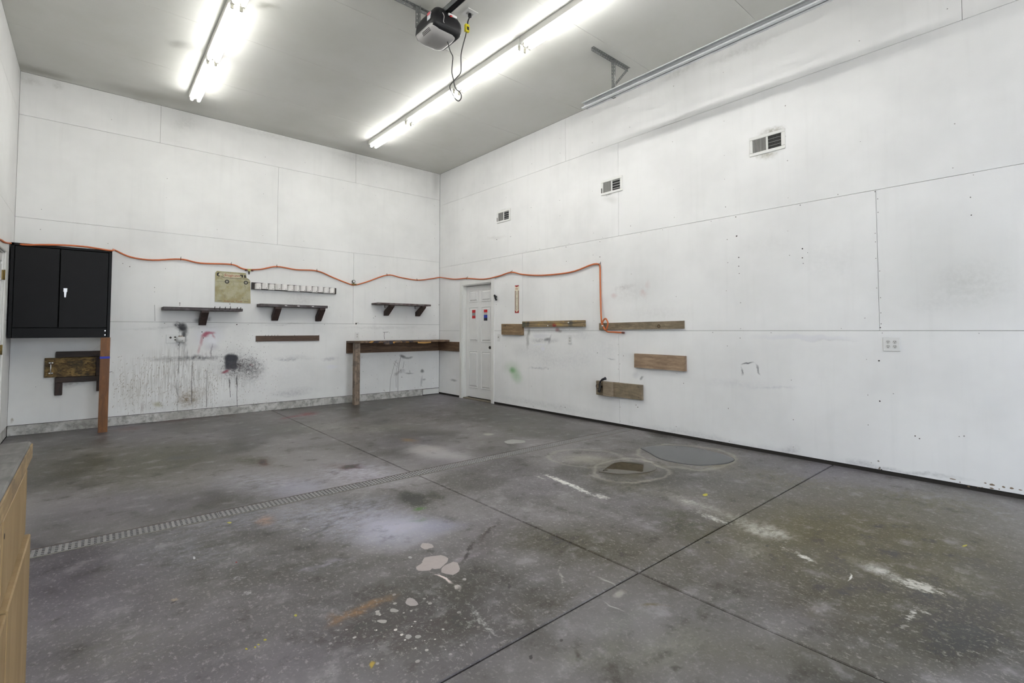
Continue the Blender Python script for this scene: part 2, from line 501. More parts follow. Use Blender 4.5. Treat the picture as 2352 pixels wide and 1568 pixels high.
right_stains = [
    (1177, 850, 9, 9, 0, 0.85, 0.9, (95, 165, 85), 's'), (1186, 862, 14, 22, -32, 0.5, 1.0, (130, 185, 125), ''), (1175, 845, 22, 18, 0, 0.35, 1.0, (165, 190, 160), ''),
    (1214, 765, 4, 14, 0, 0.7, 0.9, (110, 110, 104), ''), (1213, 785, 4, 16, 0, 0.55, 0.9, (125, 125, 122), ''), (1262, 780, 3, 18, 8, 0.5, 1.0, (140, 140, 145), ''),
    (1280, 757, 6, 6, 0, 0.7, 0.8, (150, 70, 75), 's'), (1286, 760, 6, 4, 0, 0.55, 0.9, (120, 105, 105), 's'),
    (1257, 779, 9, 5, 0, 0.75, 0.9, (95, 95, 98), 's'), (1245, 783, 30, 6, 0, 0.5, 0.9, (125, 125, 130), 'b'), (1270, 781, 18, 7, 0, 0.4, 1.0, (140, 140, 146), 'b'),
    (1225, 805, 60, 18, 0, 0.25, 1.0, (165, 165, 170), 'b'), (1255, 830, 50, 22, 0, 0.25, 1.0, (170, 170, 175), 'b'), (1235, 845, 26, 3, 5, 0.5, 0.9, (135, 135, 140), 'b'),
    (1247, 801, 5, 6, 0, 0.9, 0.5, (228, 228, 234), 's'), (1240, 792, 24, 1.5, 0, 0.7, 0.6, (228, 228, 234), ''),
    (1240, 770, 20, 10, 0, 0.6, 0.7, (214, 214, 220), ''),
    (1320, 825, 60, 30, 0, 0.25, 1.0, (175, 175, 184), 'b'), (1390, 800, 40, 30, 0, 0.22, 1.0, (180, 180, 188), 'b'), (1330, 770, 40, 10, 0, 0.3, 1.0, (180, 180, 186), 'b'),
    (1460, 860, 10, 8, 0, 0.3, 1.0, (160, 160, 168), ''), (1474, 867, 4, 6, 20, 0.7, 0.9, (105, 105, 110), ''), (1405, 823, 12, 2, 20, 0.5, 0.9, (140, 140, 146), ''),
    # rubbed patches
    (1432, 658, 26, 8, -8, 0.4, 1.0, (165, 160, 158), 'b'), (1450, 670, 60, 30, 0, 0.22, 1.0, (185, 180, 178), 'b'), (1412, 678, 8, 7, 0, 0.35, 1.0, (205, 165, 165), ''),
    (1478, 676, 10, 10, 0, 0.35, 1.0, (205, 172, 170), ''), (1492, 655, 8, 10, 0, 0.25, 1.0, (205, 180, 178), ''), (1500, 720, 110, 22, 0, 0.18, 1.0, (190, 188, 186), 'b'),
    # bent scuff mark
    (1717, 834, 16, 2.2, -10, 0.85, 0.8, (78, 78, 84), 's'), (1702, 848, 2.4, 10, 5, 0.7, 0.9, (90, 90, 95), ''), (1742, 847, 3, 15, -22, 0.7, 0.9, (95, 95, 100), ''), (1780, 890, 60, 4, 2, 0.35, 1.0, (165, 165, 175), 'b'),
    (1690, 880, 90, 14, 3, 0.22, 1.0, (178, 178, 186), 'b'), (1910, 780, 70, 4, 0, 0.3, 1.0, (175, 175, 175), 'b'), (1840, 775, 130, 8, 0, 0.6, 0.6, (222, 222, 226), ''),
    # grey bloom to the right
    (2210, 620, 270, 170, 0, 0.4, 1.0, (188, 188, 184), ''), (2230, 650, 110, 60, 0, 0.3, 1.0, (170, 170, 165), 'b'), (2150, 700, 60, 30, 0, 0.2, 1.0, (180, 180, 178), 'b'), (1900, 600, 100, 60, 0, 0.14, 1.0, (190, 190, 190), 'b'), (1760, 560, 90, 30, -8, 0.12, 1.0, (195, 195, 192), 'b'),
    # dust round the vents
    (1772, 304, 32, 11, -16, 0.9, 1.0, (140, 136, 116), 'b'), (1795, 300, 8, 6, 0, 0.8, 0.9, (92, 90, 76), 's'), (1755, 353, 38, 10, -10, 0.8, 0.9, (160, 156, 138), 'b'), (1760, 360, 24, 8, -10, 0.3, 1.0, (180, 178, 165), 'b'),
    (1404, 411, 18, 5, -14, 0.65, 1.0, (155, 152, 145), 'b'), (1397, 446, 17, 4.5, -12, 0.7, 0.9, (120, 118, 112), 'sb'), (1402, 458, 18, 10, 0, 0.3, 1.0, (185, 183, 175), ''),
    (1158, 485, 12, 4, -12, 0.55, 1.0, (150, 148, 140), ''), (1140, 546, 26, 4, -6, 0.35, 1.0, (185, 182, 178), 'b'),
    # low dirt line
    (1600, 1000, 220, 10, 10, 0.35, 1.0, (168, 168, 172), 'b'), (1810, 1030, 24, 14, 0, 0.45, 1.0, (150, 148, 155), 'b'), (1975, 1066, 50, 14, 10, 0.45, 1.0, (150, 150, 155), 'b'),
    (2080, 1082, 160, 6, 10, 0.5, 0.9, (150, 150, 150), 'b'), (1250, 930, 150, 10, 10, 0.3, 1.0, (175, 175, 178), 'b'),
    (1042, 873, 9, 3.5, 8, 0.6, 0.9, (120, 120, 122), 's'), (1035, 700, 20, 40, 0, 0.1, 1.0, (200, 200, 198), ''),
    (1480, 170, 60, 14, -22, 0.22, 1.0, (165, 165, 158), 'b'), (1560, 165, 60, 10, -24, 0.35, 1.0, (160, 160, 152), 'b'), (1700, 120, 120, 14, -24, 0.25, 1.0, (170, 170, 162), 'b'),
]
M_WALL_R = ('R', right_stains, (238, 238, 237))      # made per panel
M_WALL_B = ('B', back_stains, (238, 238, 236))
M_WALL_P = wall_material('painted_panel_plain', 'R', [], base=(238, 238, 236))

# ceiling
nt = NT('ceiling_board')
vec, u, v = planar(nt, 'C')
col = nt.mix(nt.remap(nt.noise(vec, 0.8, 5, 0.6), 0.35, 0.7, 0, 1), lin((222, 222, 217)), lin((214, 214, 207)))
for st in [(610, 15, 30, 10, 0, 0.5, 1.0, (120, 118, 105)), (410, 100, 30, 12, 10, 0.45, 1.0, (128, 128, 122)), (480, 215, 40, 9, 5, 0.3, 1.0, (140, 138, 120)),
           (1010, 30, 50, 30, 30, 0.4, 1.0, (140, 138, 118)), (350, 220, 160, 14, 13, 0.35, 1.0, (128, 126, 112)), (100, 165, 90, 10, 13, 0.45, 1.0, (110, 108, 92)), (800, 340, 220, 10, 14, 0.25, 1.0, (140, 138, 125)),
           (1200, 320, 140, 8, -23, 0.2, 1.0, (140, 140, 130)), (40, 150, 8, 30, -15, 0.4, 1.0, (115, 113, 98))]:
    col = nt.mix(stain_mask(nt, nt.warp(vec, 3.0, 0.2), 'C', st[:-1]), col, lin(st[-1]))
M_CEIL = nt.out(col, 0.75, spec=0.25)
nt.bump(nt.noise(vec, 90.0, 3), 0.001, 0.2)

# concrete floor
floor_stains_glare = [
    (1950, 1230, 540, 160, 6, 0.8, 1.0, (101, 98, 83), ''), (330, 1050, 330, 60, 0, 0.45, 1.0, (97, 96, 85), ''), (1350, 1250, 300, 90, 12, 0.5, 1.0, (95, 93, 84), ''), (1700, 1500, 500, 90, 0, 0.5, 1.0, (102, 101, 93), ''),
    # broad tones
    (230, 1090, 260, 60, 0, 0.5, 1.0, (92, 92, 82), 'b'), (150, 1200, 120, 40, 0, 0.3, 1.0, (110, 112, 108), 'b'), (980, 955, 160, 28, 0, 0.45, 1.0, (88, 86, 80), 'b'),
    (1280, 1240, 160, 50, 10, 0.55, 1.0, (82, 82, 72), 'b'), (1560, 1200, 110, 30, 20, 0.5, 1.0, (86, 90, 76), 'b'), (2120, 1150, 240, 34, 8, 0.5, 1.0, (104, 102, 84), 'b'),
    (1800, 1100, 200, 26, 8, 0.4, 1.0, (112, 108, 92), 'b'), (1900, 1380, 160, 50, 10, 0.4, 1.0, (88, 86, 76), 'b'), (2200, 1480, 160, 60, 0, 0.5, 1.0, (80, 80, 76), 'b'), (1650, 1400, 130, 60, 0, 0.35, 1.0, (82, 84, 76), 'b'),
    (900, 1440, 170, 60, 0, 0.5, 1.0, (84, 79, 76), 'b'), (1250, 1380, 190, 40, -20, 0.35, 1.0, (88, 86, 76), 'b'), (300, 1480, 260, 90, 0, 0.3, 1.0, (106, 106, 98), 'b'),
    # pale worn areas; lilac ones also paint in reflected wall and lamp glare
    (820, 1085, 130, 36, 0, 0.8, 1.0, (156, 154, 164), 'b'), (610, 1108, 140, 36, 0, 0.65, 1.0, (148, 147, 156), 'b'), (690, 1120, 90, 24, 0, 0.35, 1.0, (150, 150, 164), ''),
    (905, 1212, 120, 44, 0, 0.85, 1.0, (160, 160, 172), ''), (800, 1185, 200, 56, 0, 0.75, 1.0, (148, 148, 160), 'b'), (560, 1190, 200, 40, -8, 0.5, 1.0, (140, 140, 150), 'b'), (450, 1270, 220, 60, 0, 0.5, 1.0, (134, 134, 140), 'b'), (1000, 1210, 70, 20, 0, 0.4, 1.0, (140, 140, 156), ''),
    (760, 980, 160, 14, -2, 0.35, 1.0, (150, 148, 144), 'b'), (1010, 1042, 105, 18, 8, 0.7, 0.9, (152, 150, 152), ''), (980, 1030, 60, 10, 0, 0.35, 0.9, (162, 158, 156), ''), (880, 985, 120, 12, -3, 0.4, 1.0, (140, 138, 132), 'b'),
    (1182, 1014, 22, 5, 0, 0.65, 0.5, (178, 176, 172), 's'), (1122, 997, 14, 3, 0, 0.5, 0.6, (165, 163, 158), 's'),
    (1150, 1160, 170, 34, 20, 0.4, 1.0, (140, 138, 140), 'b'), (1480, 1120, 160, 28, 10, 0.35, 1.0, (142, 140, 134), 'b'),
    (1290, 1105, 55, 5, 21, 0.9, 0.8, (196, 195, 192), 'sb'), (1330, 1122, 45, 6, 25, 0.8, 0.8, (190, 190, 188), 'sb'), (1380, 1140, 26, 6, 12, 0.7, 0.8, (188, 187, 184), 'sb'), (1240, 1096, 22, 3, 18, 0.6, 0.8, (186, 184, 182), 'sb'),
    (1600, 1160, 80, 16, 18, 0.55, 1.0, (164, 162, 156), 'b'), (1640, 1190, 60, 8, 20, 0.7, 0.9, (184, 183, 178), 'sb'), (1720, 1205, 90, 16, 22, 0.5, 1.0, (170, 168, 160), 'b'), (1575, 1150, 26, 6, 10, 0.6, 0.9, (186, 184, 180), 'sb'),
    (1780, 1225, 70, 24, 20, 0.7, 0.9, (172, 170, 164), 'b'), (1740, 1270, 60, 22, 10, 0.4, 1.0, (158, 156, 150), 'b'), (1850, 1280, 34, 6, 22, 0.8, 0.8, (196, 195, 190), 'sb'), (1810, 1262, 40, 7, 18, 0.5, 0.9, (186, 184, 178), 'sb'),
    (2110, 1345, 85, 16, 16, 0.85, 0.9, (178, 176, 170), 'sb'), (2040, 1320, 50, 14, 16, 0.7, 0.9, (190, 188, 184), 'b'), (2010, 1305, 70, 16, 18, 0.4, 1.0, (166, 164, 158), 'b'), (2220, 1330, 140, 30, 12, 0.35, 1.0, (138, 135, 128), 'b'),
    (2092, 1410, 12, 22, 30, 0.7, 0.9, (190, 188, 184), 'sb'), (2120, 1404, 22, 7, 20, 0.6, 0.9, (184, 182, 178), 'sb'), (2075, 1436, 26, 8, -20, 0.5, 0.9, (172, 170, 166), 'sb'), (1952, 1325, 3, 10, 15, 0.8, 0.7, (200, 200, 198), 's'),
    (1560, 1480, 130, 50, -10, 0.5, 1.0, (134, 134, 128), 'b'), (1370, 1500, 130, 36, -14, 0.45, 1.0, (132, 132, 126), 'b'), (1430, 1430, 90, 26, -20, 0.35, 1.0, (128, 130, 124), 'b'), (2050, 1520, 160, 30, 0, 0.25, 1.0, (124, 122, 116), 'b'), (1880, 1400, 60, 26, 0, 0.3, 1.0, (130, 124, 118), 'b'),
    (760, 1285, 60, 12, -15, 0.5, 1.0, (158, 158, 168), 'b'), (700, 1310, 40, 10, 0, 0.3, 1.0, (154, 154, 164), 'b'), (700, 1215, 16, 6, -10, 0.6, 0.9, (190, 190, 195), 'sb'),
    (1085, 1280, 60, 8, -20, 0.4, 1.0, (150, 144, 152), 'b'),
    # oily and coloured spots
    (955, 1148, 52, 17, 10, 0.85, 0.9, (66, 68, 60), ''), (1000, 1140, 40, 10, 15, 0.5, 1.0, (72, 74, 64), ''), (965, 1168, 18, 4, -10, 0.6, 0.9, (88, 116, 74), 's'), (960, 1195, 26, 5, -10, 0.45, 0.9, (100, 118, 96), ''),
    (585, 1058, 62, 13, 0, 0.65, 0.9, (82, 82, 66), 'b'), (612, 1062, 18, 8, 0, 0.6, 0.9, (86, 62, 60), ''), (808, 1072, 34, 8, -6, 0.85, 0.9, (70, 52, 52), ''), (770, 1070, 50, 10, 0, 0.35, 1.0, (100, 92, 86), ''),
    (1085, 1268, 6, 36, 32, 0.75, 0.9, (70, 66, 64), ''), (1128, 1215, 6, 34, 28, 0.55, 0.9, (78, 74, 70), ''), (1120, 1245, 30, 60, 30, 0.25, 1.0, (86, 82, 80), ''),
    (735, 1215, 60, 3.5, -32, 0.5, 0.9, (96, 96, 98), ''),
    (838, 1392, 95, 13, -21, 0.65, 0.9, (146, 118, 90), 'b'), (770, 1408, 30, 12, 0, 0.4, 1.0, (140, 114, 88), 'b'), (618, 1192, 26, 12, 0, 0.6, 0.9, (158, 126, 104), 'b'), (935, 1012, 20, 6, 0, 0.4, 1.0, (150, 124, 92), ''),
    (700, 951, 34, 5, -9, 0.75, 0.8, (132, 58, 72), 'b'), (660, 958, 30, 3, -9, 0.5, 0.9, (128, 70, 80), 'b'), (420, 962, 70, 6, -7, 0.45, 1.0, (108, 76, 78), 'b'), (300, 985, 40, 5, -6, 0.4, 1.0, (120, 88, 80), 'b'), (500, 955, 60, 6, -7, 0.35, 1.0, (84, 72, 70), 'b'),
    (62, 990, 26, 3, -3, 0.6, 0.8, (96, 78, 58), ''),
    (1510, 1395, 34, 5, 0, 0.4, 1.0, (104, 92, 62), ''), (1330, 1500, 8, 20, -30, 0.5, 0.9, (78, 76, 70), ''), (1220, 1510, 6, 6, 0, 0.8, 0.6, (70, 70, 68), 's'), (1288, 1470, 6, 4, 0, 0.7, 0.6, (76, 76, 72), 's'), (1170, 1345, 5, 6, 20, 0.8, 0.7, (52, 52, 46), 's'),
    (1560, 1525, 12, 6, 30, 0.5, 0.9, (84, 84, 80), ''),
    # spilled filler
    (980, 1254, 15, 7, 10, 0.95, 0.35, (196, 184, 182), 's'), (1000, 1290, 28, 16, -15, 0.97, 0.3, (196, 184, 180), 's'), (1036, 1306, 20, 15, 0, 0.97, 0.3, (194, 182, 178), 's'), (975, 1302, 20, 9, 0, 0.95, 0.35, (196, 184, 180), 's'),
    (1020, 1328, 26, 3.5, 28, 0.9, 0.6, (194, 184, 182), 's'), (1055, 1350, 16, 8, 30, 0.7, 0.9, (180, 174, 172), 'sb'),
    (945, 1383, 14, 9, 0, 0.92, 0.4, (190, 180, 178), 's'), (905, 1402, 9, 4.5, 0, 0.9, 0.4, (190, 184, 180), 's'), (878, 1427, 10, 4.5, 0, 0.85, 0.5, (188, 182, 178), 's'), (868, 1409, 6, 3.5, 0, 0.85, 0.5, (188, 182, 178), 's'),
    (938, 1462, 8, 5, 0, 0.85, 0.5, (184, 178, 176), 's'), (960, 1462, 7, 4, 0, 0.85, 0.5, (184, 178, 176), 's'), (1067, 1330, 4, 3, 0, 0.85, 0.5, (188, 182, 180), 's'), (942, 1280, 5, 2.5, 0, 0.8, 0.5, (186, 182, 182), 's'),
    (565, 1362, 20, 8, -20, 0.6, 0.9, (180, 180, 180), 'sb'), (545, 1328, 20, 8, -15, 0.55, 0.9, (176, 176, 178), 'sb'), (327, 1297, 8, 4, 0, 0.6, 0.8, (176, 176, 186), 'sb'), (401, 1376, 17, 5, -20, 0.8, 0.7, (150, 140, 126), 'sb'), (395, 1382, 10, 1.6, -22, 0.8, 0.6, (70, 66, 60), 's'),
    (1100, 1420, 60, 12, 55, 0.6, 0.9, (164, 164, 162), 'sb'), (1120, 1440, 30, 9, 50, 0.55, 0.9, (168, 168, 166), 'sb'), (1080, 1430, 40, 12, -20, 0.5, 0.9, (158, 158, 156), 'sb'), (1288, 1320, 5, 44, -12, 0.6, 0.8, (150, 150, 144), 'sb'), (880, 1470, 5, 34, 38, 0.45, 0.9, (140, 138, 134), 'sb'),
    (1395, 1335, 30, 2.5, 25, 0.5, 0.9, (170, 170, 164), 's'), (1420, 1362, 18, 8, -25, 0.55, 0.7, (160, 158, 152), 's'), (1410, 1393, 30, 1.8, 25, 0.5, 0.8, (168, 168, 164), 's'),
    (1765, 1253, 8, 4, 0, 0.8, 0.7, (84, 84, 78), 'sb'), (1625, 1245, 8, 3, 0, 0.6, 0.7, (76, 76, 72), 's'),
    # yellow paint drops
    (566, 1490, 3, 2, 0, 0.95, 0.4, (206, 192, 64), 's'), (586, 1486, 2.5, 1.8, 0, 0.95, 0.4, (206, 192, 64), 's'), (594, 1480, 2.5, 1.8, 0, 0.95, 0.4, (206, 192, 64), 's'), (609, 1469, 4, 2, 0, 0.95, 0.4, (206, 192, 64), 's'),
    (679, 1413, 4, 2.5, 0, 0.9, 0.5, (200, 190, 70), 's'), (852, 1524, 7, 10, 10, 0.8, 0.6, (166, 146, 50), 's'), (1620, 1136, 6, 3, 0, 0.95, 0.4, (212, 198, 70), 's'), (2216, 1253, 6, 2, -10, 0.95, 0.4, (210, 196, 70), 's'), (527, 1200, 6, 1.6, 0, 0.8, 0.5, (206, 196, 90), 's'),
    (446, 1281, 3, 3, 0, 0.95, 0.4, (225, 225, 230), 's'), (543, 1291, 2.2, 1.4, 0, 0.9, 0.5, (170, 60, 60), 's'),
    # wet margins and dried rings of the puddles
    (1590, 1048, 125, 30, 4, 0.4, 0.7, (124, 120, 108), ''), (1570, 1046, 112, 27, 4, 0.28, 0.3, 0.10, (168, 165, 154), ''), (1440, 1078, 62, 19, 0, 0.5, 0.6, (112, 108, 96), ''),
    (1445, 1080, 78, 25, 0, 0.28, 0.3, 0.10, (172, 168, 158), ''), (1445, 1080, 90, 30, 0, 0.35, 0.3, 0.08, (92, 90, 82), ''), (1350, 1055, 80, 16, 5, 0.5, 0.9, (152, 149, 142), ''), (1350, 1052, 90, 22, 5, 0.22, 0.3, 0.12, (168, 165, 156), ''),
    (1640, 1058, 60, 18, 8, 0.4, 0.9, (118, 114, 96), ''),
]

sharp_spots = [st for st in floor_stains_glare if st[-1] == 's' and st[6] <= 0.5 and len(st) == 9]
soft_stains_glare = [st for st in floor_stains_glare if st not in sharp_spots]
def floor_material(box):
    nt = NT('stained_concrete')
    vec, u, v = planar(nt, 'F')
    wv = nt.warp(vec, 2.2, 0.34, 5)
    ws = nt.warp(vec, 12.0, 0.05, 4)
    n1 = nt.noise(wv, 0.75, 4, 0.62)
    n2 = nt.noise(vec, 5.5, 6, 0.68)
    n3 = nt.noise(vec, 70.0, 2, 0.6)
    n4 = nt.noise(nt.warp(vec, 1.3, 0.6, 4), 0.5, 3, 0.5)
    col = nt.mix(nt.remap(n1, 0.34, 0.66, 0, 1), lin((97, 96, 94)), lin((128, 126, 127)))
    col = nt.mix(nt.math('MULTIPLY', nt.remap(n4, 0.45, 0.7, 0, 1), 0.5), col, lin((118, 115, 122)))
    brk = nt.remap(nt.noise(nt.scaled(vec, (13.0, 22.0, 1.0)), 1.0, 6, 0.74), 0.38, 0.60, 0.05, 1.0, False)
    rag = nt.math('MULTIPLY', nt.math('SUBTRACT', nt.noise(nt.scaled(vec, (46.0, 30.0, 1.0)), 1.0, 5, 0.75), 0.52), 3.2)
    rag = nt.math('MINIMUM', rag, 0.26)
    for st in reaching('F', soft_stains_glare, box):
        s, colr, mode = st[:-2], st[-2], st[-1]
        m = stain_mask(nt, ws if 's' in mode else wv, 'F', s)
        if mode == 'sb':                  # ragged, scuffed edges
            m = nt.remap(nt.math('ADD', m, rag), 0.16, 0.92, 0.0, s[5])
        elif 'b' in mode: m = nt.math('MULTIPLY', m, brk)
        col = nt.mix(m, col, lin(colr))
    # scattered pale paint specks, denser where the photo shows them
    vor = nt.n('ShaderNodeTexVoronoi', None, Vector=nt.warp(vec, 30.0, 0.012), Scale=34.0)
    rad = nt.remap(nt.n('ShaderNodeSeparateColor', None, Color=vor.outputs['Color']).outputs[0], 0.55, 1.0, 0.0, 0.34, False)
    sp = nt.math('LESS_THAN', vor.outputs['Distance'], rad)
    reg = nt.math('MAXIMUM', stain_mask(nt, wv, 'F', (930, 1440, 190, 110, 0, 0.9, 1.0)), stain_mask(nt, wv, 'F', (620, 1330, 330, 110, 0, 0.13, 1.0)))
    reg = nt.math('MAXIMUM', reg, stain_mask(nt, wv, 'F', (2050, 1420, 200, 100, 0, 0.14, 1.0)))
    reg = nt.math('MAXIMUM', reg, 0.012)
    col = nt.mix(nt.math('MULTIPLY', sp, reg), col, lin((186, 182, 180)))
    # fine mottling
    col = nt.mix(nt.math('MULTIPLY', nt.remap(n2, 0.52, 0.72, 0, 1), 0.42), col, lin((150, 148, 150)))
    col = nt.mix(nt.math('MULTIPLY', nt.remap(n2, 0.30, 0.47, 1, 0), 0.42), col, lin((78, 77, 73)))
    col = nt.mix(nt.math('MULTIPLY', nt.remap(n3, 0.55, 0.75, 0, 1), 0.25), col, lin((160, 158, 156)))
    rough = nt.remap(n1, 0.3, 0.7, 0.30, 0.55)
    nt.bump(n3, 0.0015, 0.2)
    sc_ = nt.n('ShaderNodeVectorMath', {'operation': 'MULTIPLY_ADD'}, i0=col, i1=(2.0, 2.0, 2.0), i2=(-0.20, -0.20, -0.20)).outputs[0]
    col = nt.n('ShaderNodeVectorMath', {'operation': 'MAXIMUM'}, i0=sc_, i1=(0.035, 0.034, 0.031)).outputs[0]
    col = nt.mix(1.0, col, (0.92, 0.915, 0.90, 1), 'MULTIPLY')
    return nt.out(col, rough, spec=0.42)


# concrete stem wall
nt = NT('curb_concrete')
g = nt.n('ShaderNodeNewGeometry').outputs[0]
k = nt.remap(nt.noise(g, 3.0, 6, 0.7), 0.35, 0.65, 0, 1)
k2 = nt.remap(nt.noise(g, 11.0, 5, 0.7), 0.42, 0.66, 0, 0.8)
col = nt.mix(k2, nt.mix(k, lin((176, 174, 168)), lin((212, 211, 207))), lin((136, 134, 128)))
M_CURB = nt.out(col, 0.8)

M_DARK = plain('cavity_shade', (10, 9, 9), 0.9)  # near-black colour paints in the shade under the drain grate
M_WHITE = plain('white_paint', (226, 226, 222), 0.45, var=0.04, scale=4)
M_DOOR = plain('grey_white_door_paint', (224, 224, 222), 0.42, var=0.06, scale=5)
M_STEEL = plain('galvanised_steel', (206, 208, 210), 0.38, 0.55, 0.14, 30)
M_STEEL_D = plain('dull_punched_steel', (150, 152, 150), 0.5, 0.7, 0.14, 30)
M_BLACK = plain('black_enamel', (9, 9, 10), 0.5, 0.0, 0.35, 7, 0.22)
M_BLACKP = plain('black_plastic', (24, 24, 26), 0.45, 0.0, 0.2, 9, 0.3)
M_CHROME = plain('chrome', (215, 215, 215), 0.18, 1.0, 0.05)
M_BRASS = plain('aged_brass', (132, 112, 66), 0.4, 0.8)
M_PLASTIC = plain('white_plastic', (222, 222, 220), 0.4, var=0.05)
M_SLOT = plain('slot_black', (20, 20, 20), 0.8)
M_RUST = plain('rusty_iron', (70, 52, 42), 0.7, 0.4)

# ================================================================== room shell
Y_END = -11.0
# --- floor slabs with open joints and a trench for the drain
fl = MB().box((-5.99, Y_END - 0.15, -0.20), (0.16, 0.16, -0.12))
floor = build('floor', fl, M_DARK, kind='structure', origin=(-2.9, -5.5, -0.2))
def drain_y(x):
    return -4.315 - 0.0185 * (x + 5.33)
DW = 0.072
JX, JY = -3.0, -6.605
xs = [(-5.825, JX - 0.004), (JX + 0.004, 0.012)]
for (x0, x1) in xs:
    build('slab', MB().slab([(x0, drain_y(x0) + DW), (x1, drain_y(x1) + DW), (x1, 0.012), (x0, 0.012)], 0.0, -0.118), floor_material((x0, x1, -4.3, 0)), floor)
    build('slab', MB().slab([(x0, JY + 0.004), (x1, JY + 0.004), (x1, drain_y(x1) - DW), (x0, drain_y(x0) - DW)], 0.0, -0.118), floor_material((x0, x1, JY, -4.35)), floor)
    build('slab', MB().slab([(x0, Y_END), (x1, Y_END), (x1, JY - 0.004), (x0, JY - 0.004)], 0.0, -0.118), floor_material((x0, x1, Y_END, JY)), floor)
# hardened filler and paint spots stuck to the slabs
drops = {}
for st in sharp_spots:
    px, py, rx, ry, an = st[:5]
    k = 14 if rx > 8 else 8
    ca, sa = math.cos(math.radians(an)), math.sin(math.radians(an))
    ph = [rng.uniform(0, 6.28) for _ in range(3)]
    pts = []
    for i in range(k):
        a = 2 * math.pi * i / k
        q = 1 + 0.13 * math.sin(2 * a + ph[0]) + 0.10 * math.sin(3 * a + ph[1]) + 0.06 * math.sin(5 * a + ph[2])
        ex, ey = rx * q * math.cos(a), ry * q * math.sin(a)
        pts.append(FL(px + ca * ex - sa * ey, py + sa * ex + ca * ey))
    colr = tuple(c * 0.86 for c in st[-2])
    mt = plain('spot_%d_%d_%d' % st[-2], colr, 0.55, var=0.10, scale=30)
    if rx >= 6 and st[-2][0] > 175 and st[-2][2] > 150:
        build('filler_patch', MB().prism(pts, -0.001, 0.0012 + 0.0002 * rng.random()), mt, floor)
    else:
        drops.setdefault(mt.name, (mt, MB()))[1].prism(pts, -0.001, 0.0009)
for mt, m_ in drops.values():
    build('paint_drops', m_, mt, floor, kind='stuff')
# rusty steel rims of the trench
for s in (-1, 1):
    m = MB()
    a, b = -5.82, 0.01
    w0, w1 = (DW - 0.0105, DW - 0.001)
    ys = sorted((s * w0, s * w1))
    m.prism([(a, drain_y(a) + ys[0]), (b, drain_y(b) + ys[0]), (b, drain_y(b) + ys[1]), (a, drain_y(a) + ys[1])], -0.118, 0.0008)
    build('trench_rim', m, M_RUST if s > 0 else plain('dirty_rim', (120, 116, 108), 0.7), floor)

# --- right wall
DO0, DO1, DOZ = 0.775, 1.635, 2.045        # door opening in u, top z
wr = MB(FR_R)
wr.box((-0.16, -0.12, -0.16), (DO0, CEIL + 0.1, -0.0125))
wr.box((DO1, -0.12, -0.16), (11.15, CEIL + 0.1, -0.0125))
wr.box((DO0, DOZ, -0.16), (DO1, CEIL + 0.1, -0.0125))
wall_right = build('wall_right', wr, plain('wall_backing', (46, 42, 38), 0.9), kind='structure', origin=(0.08, -5.5, 0))
G = 0.0014
ft = 0.3048
def panel(parent, frame, u0, u1, v0, v1, mat, notch=None):
    if isinstance(mat, tuple):
        mat = wall_material('painted_panel', mat[0], mat[1], (u0, u1, v0, v1), mat[2])
    u0 += G; u1 -= G; v0 += G; v1 -= G
    if notch is None:
        m = MB(frame).slab([(u0, v0), (u1, v0), (u1, v1), (u0, v1)], 0.0, -0.012, 0.0008)
    else:
        a, b, t = notch
        if t >= v1:
            return [panel(parent, frame, u0 - G, a + G, v0 - G, v1 + G, mat), panel(parent, frame, b - G, u1 + G, v0 - G, v1 + G, mat)]
        m = MB(frame).prism([(u0, v0), (a, v0), (a, t), (b, t), (b, v0), (u1, v0), (u1, v1), (u0, v1)], -0.012, 0.0)
    return build('panel', m, mat, parent)
notch = (DO0 - 0.015, DO1 + 0.015, DOZ + 0.015)
panel(wall_right, FR_R, 0, 4.252, 0.034, 4 * ft, M_WALL_R, notch)
panel(wall_right, FR_R, 4.252, 7.91, 0.034, 4 * ft, M_WALL_R)
panel(wall_right, FR_R, 7.91, 11, 0.034, 4 * ft, M_WALL_R)
panel(wall_right, FR_R, 0, 2.411, 4 * ft, 8 * ft, M_WALL_R, notch)
panel(wall_right, FR_R, 2.411, 6.982, 4 * ft, 8 * ft, M_WALL_R)
panel(wall_right, FR_R, 6.982, 11, 4 * ft, 8 * ft, M_WALL_R)
panel(wall_right, FR_R, 0, 4.262, 8 * ft, 12 * ft, M_WALL_R)
panel(wall_right, FR_R, 4.262, 8.6, 8 * ft, 12 * ft, M_WALL_R)
panel(wall_right, FR_R, 8.6, 11, 8 * ft, 12 * ft, M_WALL_R)
panel(wall_right, FR_R, 0, 3.341, 12 * ft, CEIL, M_WALL_R)
u_ = RW(2209.5, 30)[0]
panel(wall_right, FR_R, 3.341, u_, 12 * ft, CEIL, M_WALL_R)
panel(wall_right, FR_R, u_, 11, 12 * ft, CEIL, M_WALL_R)

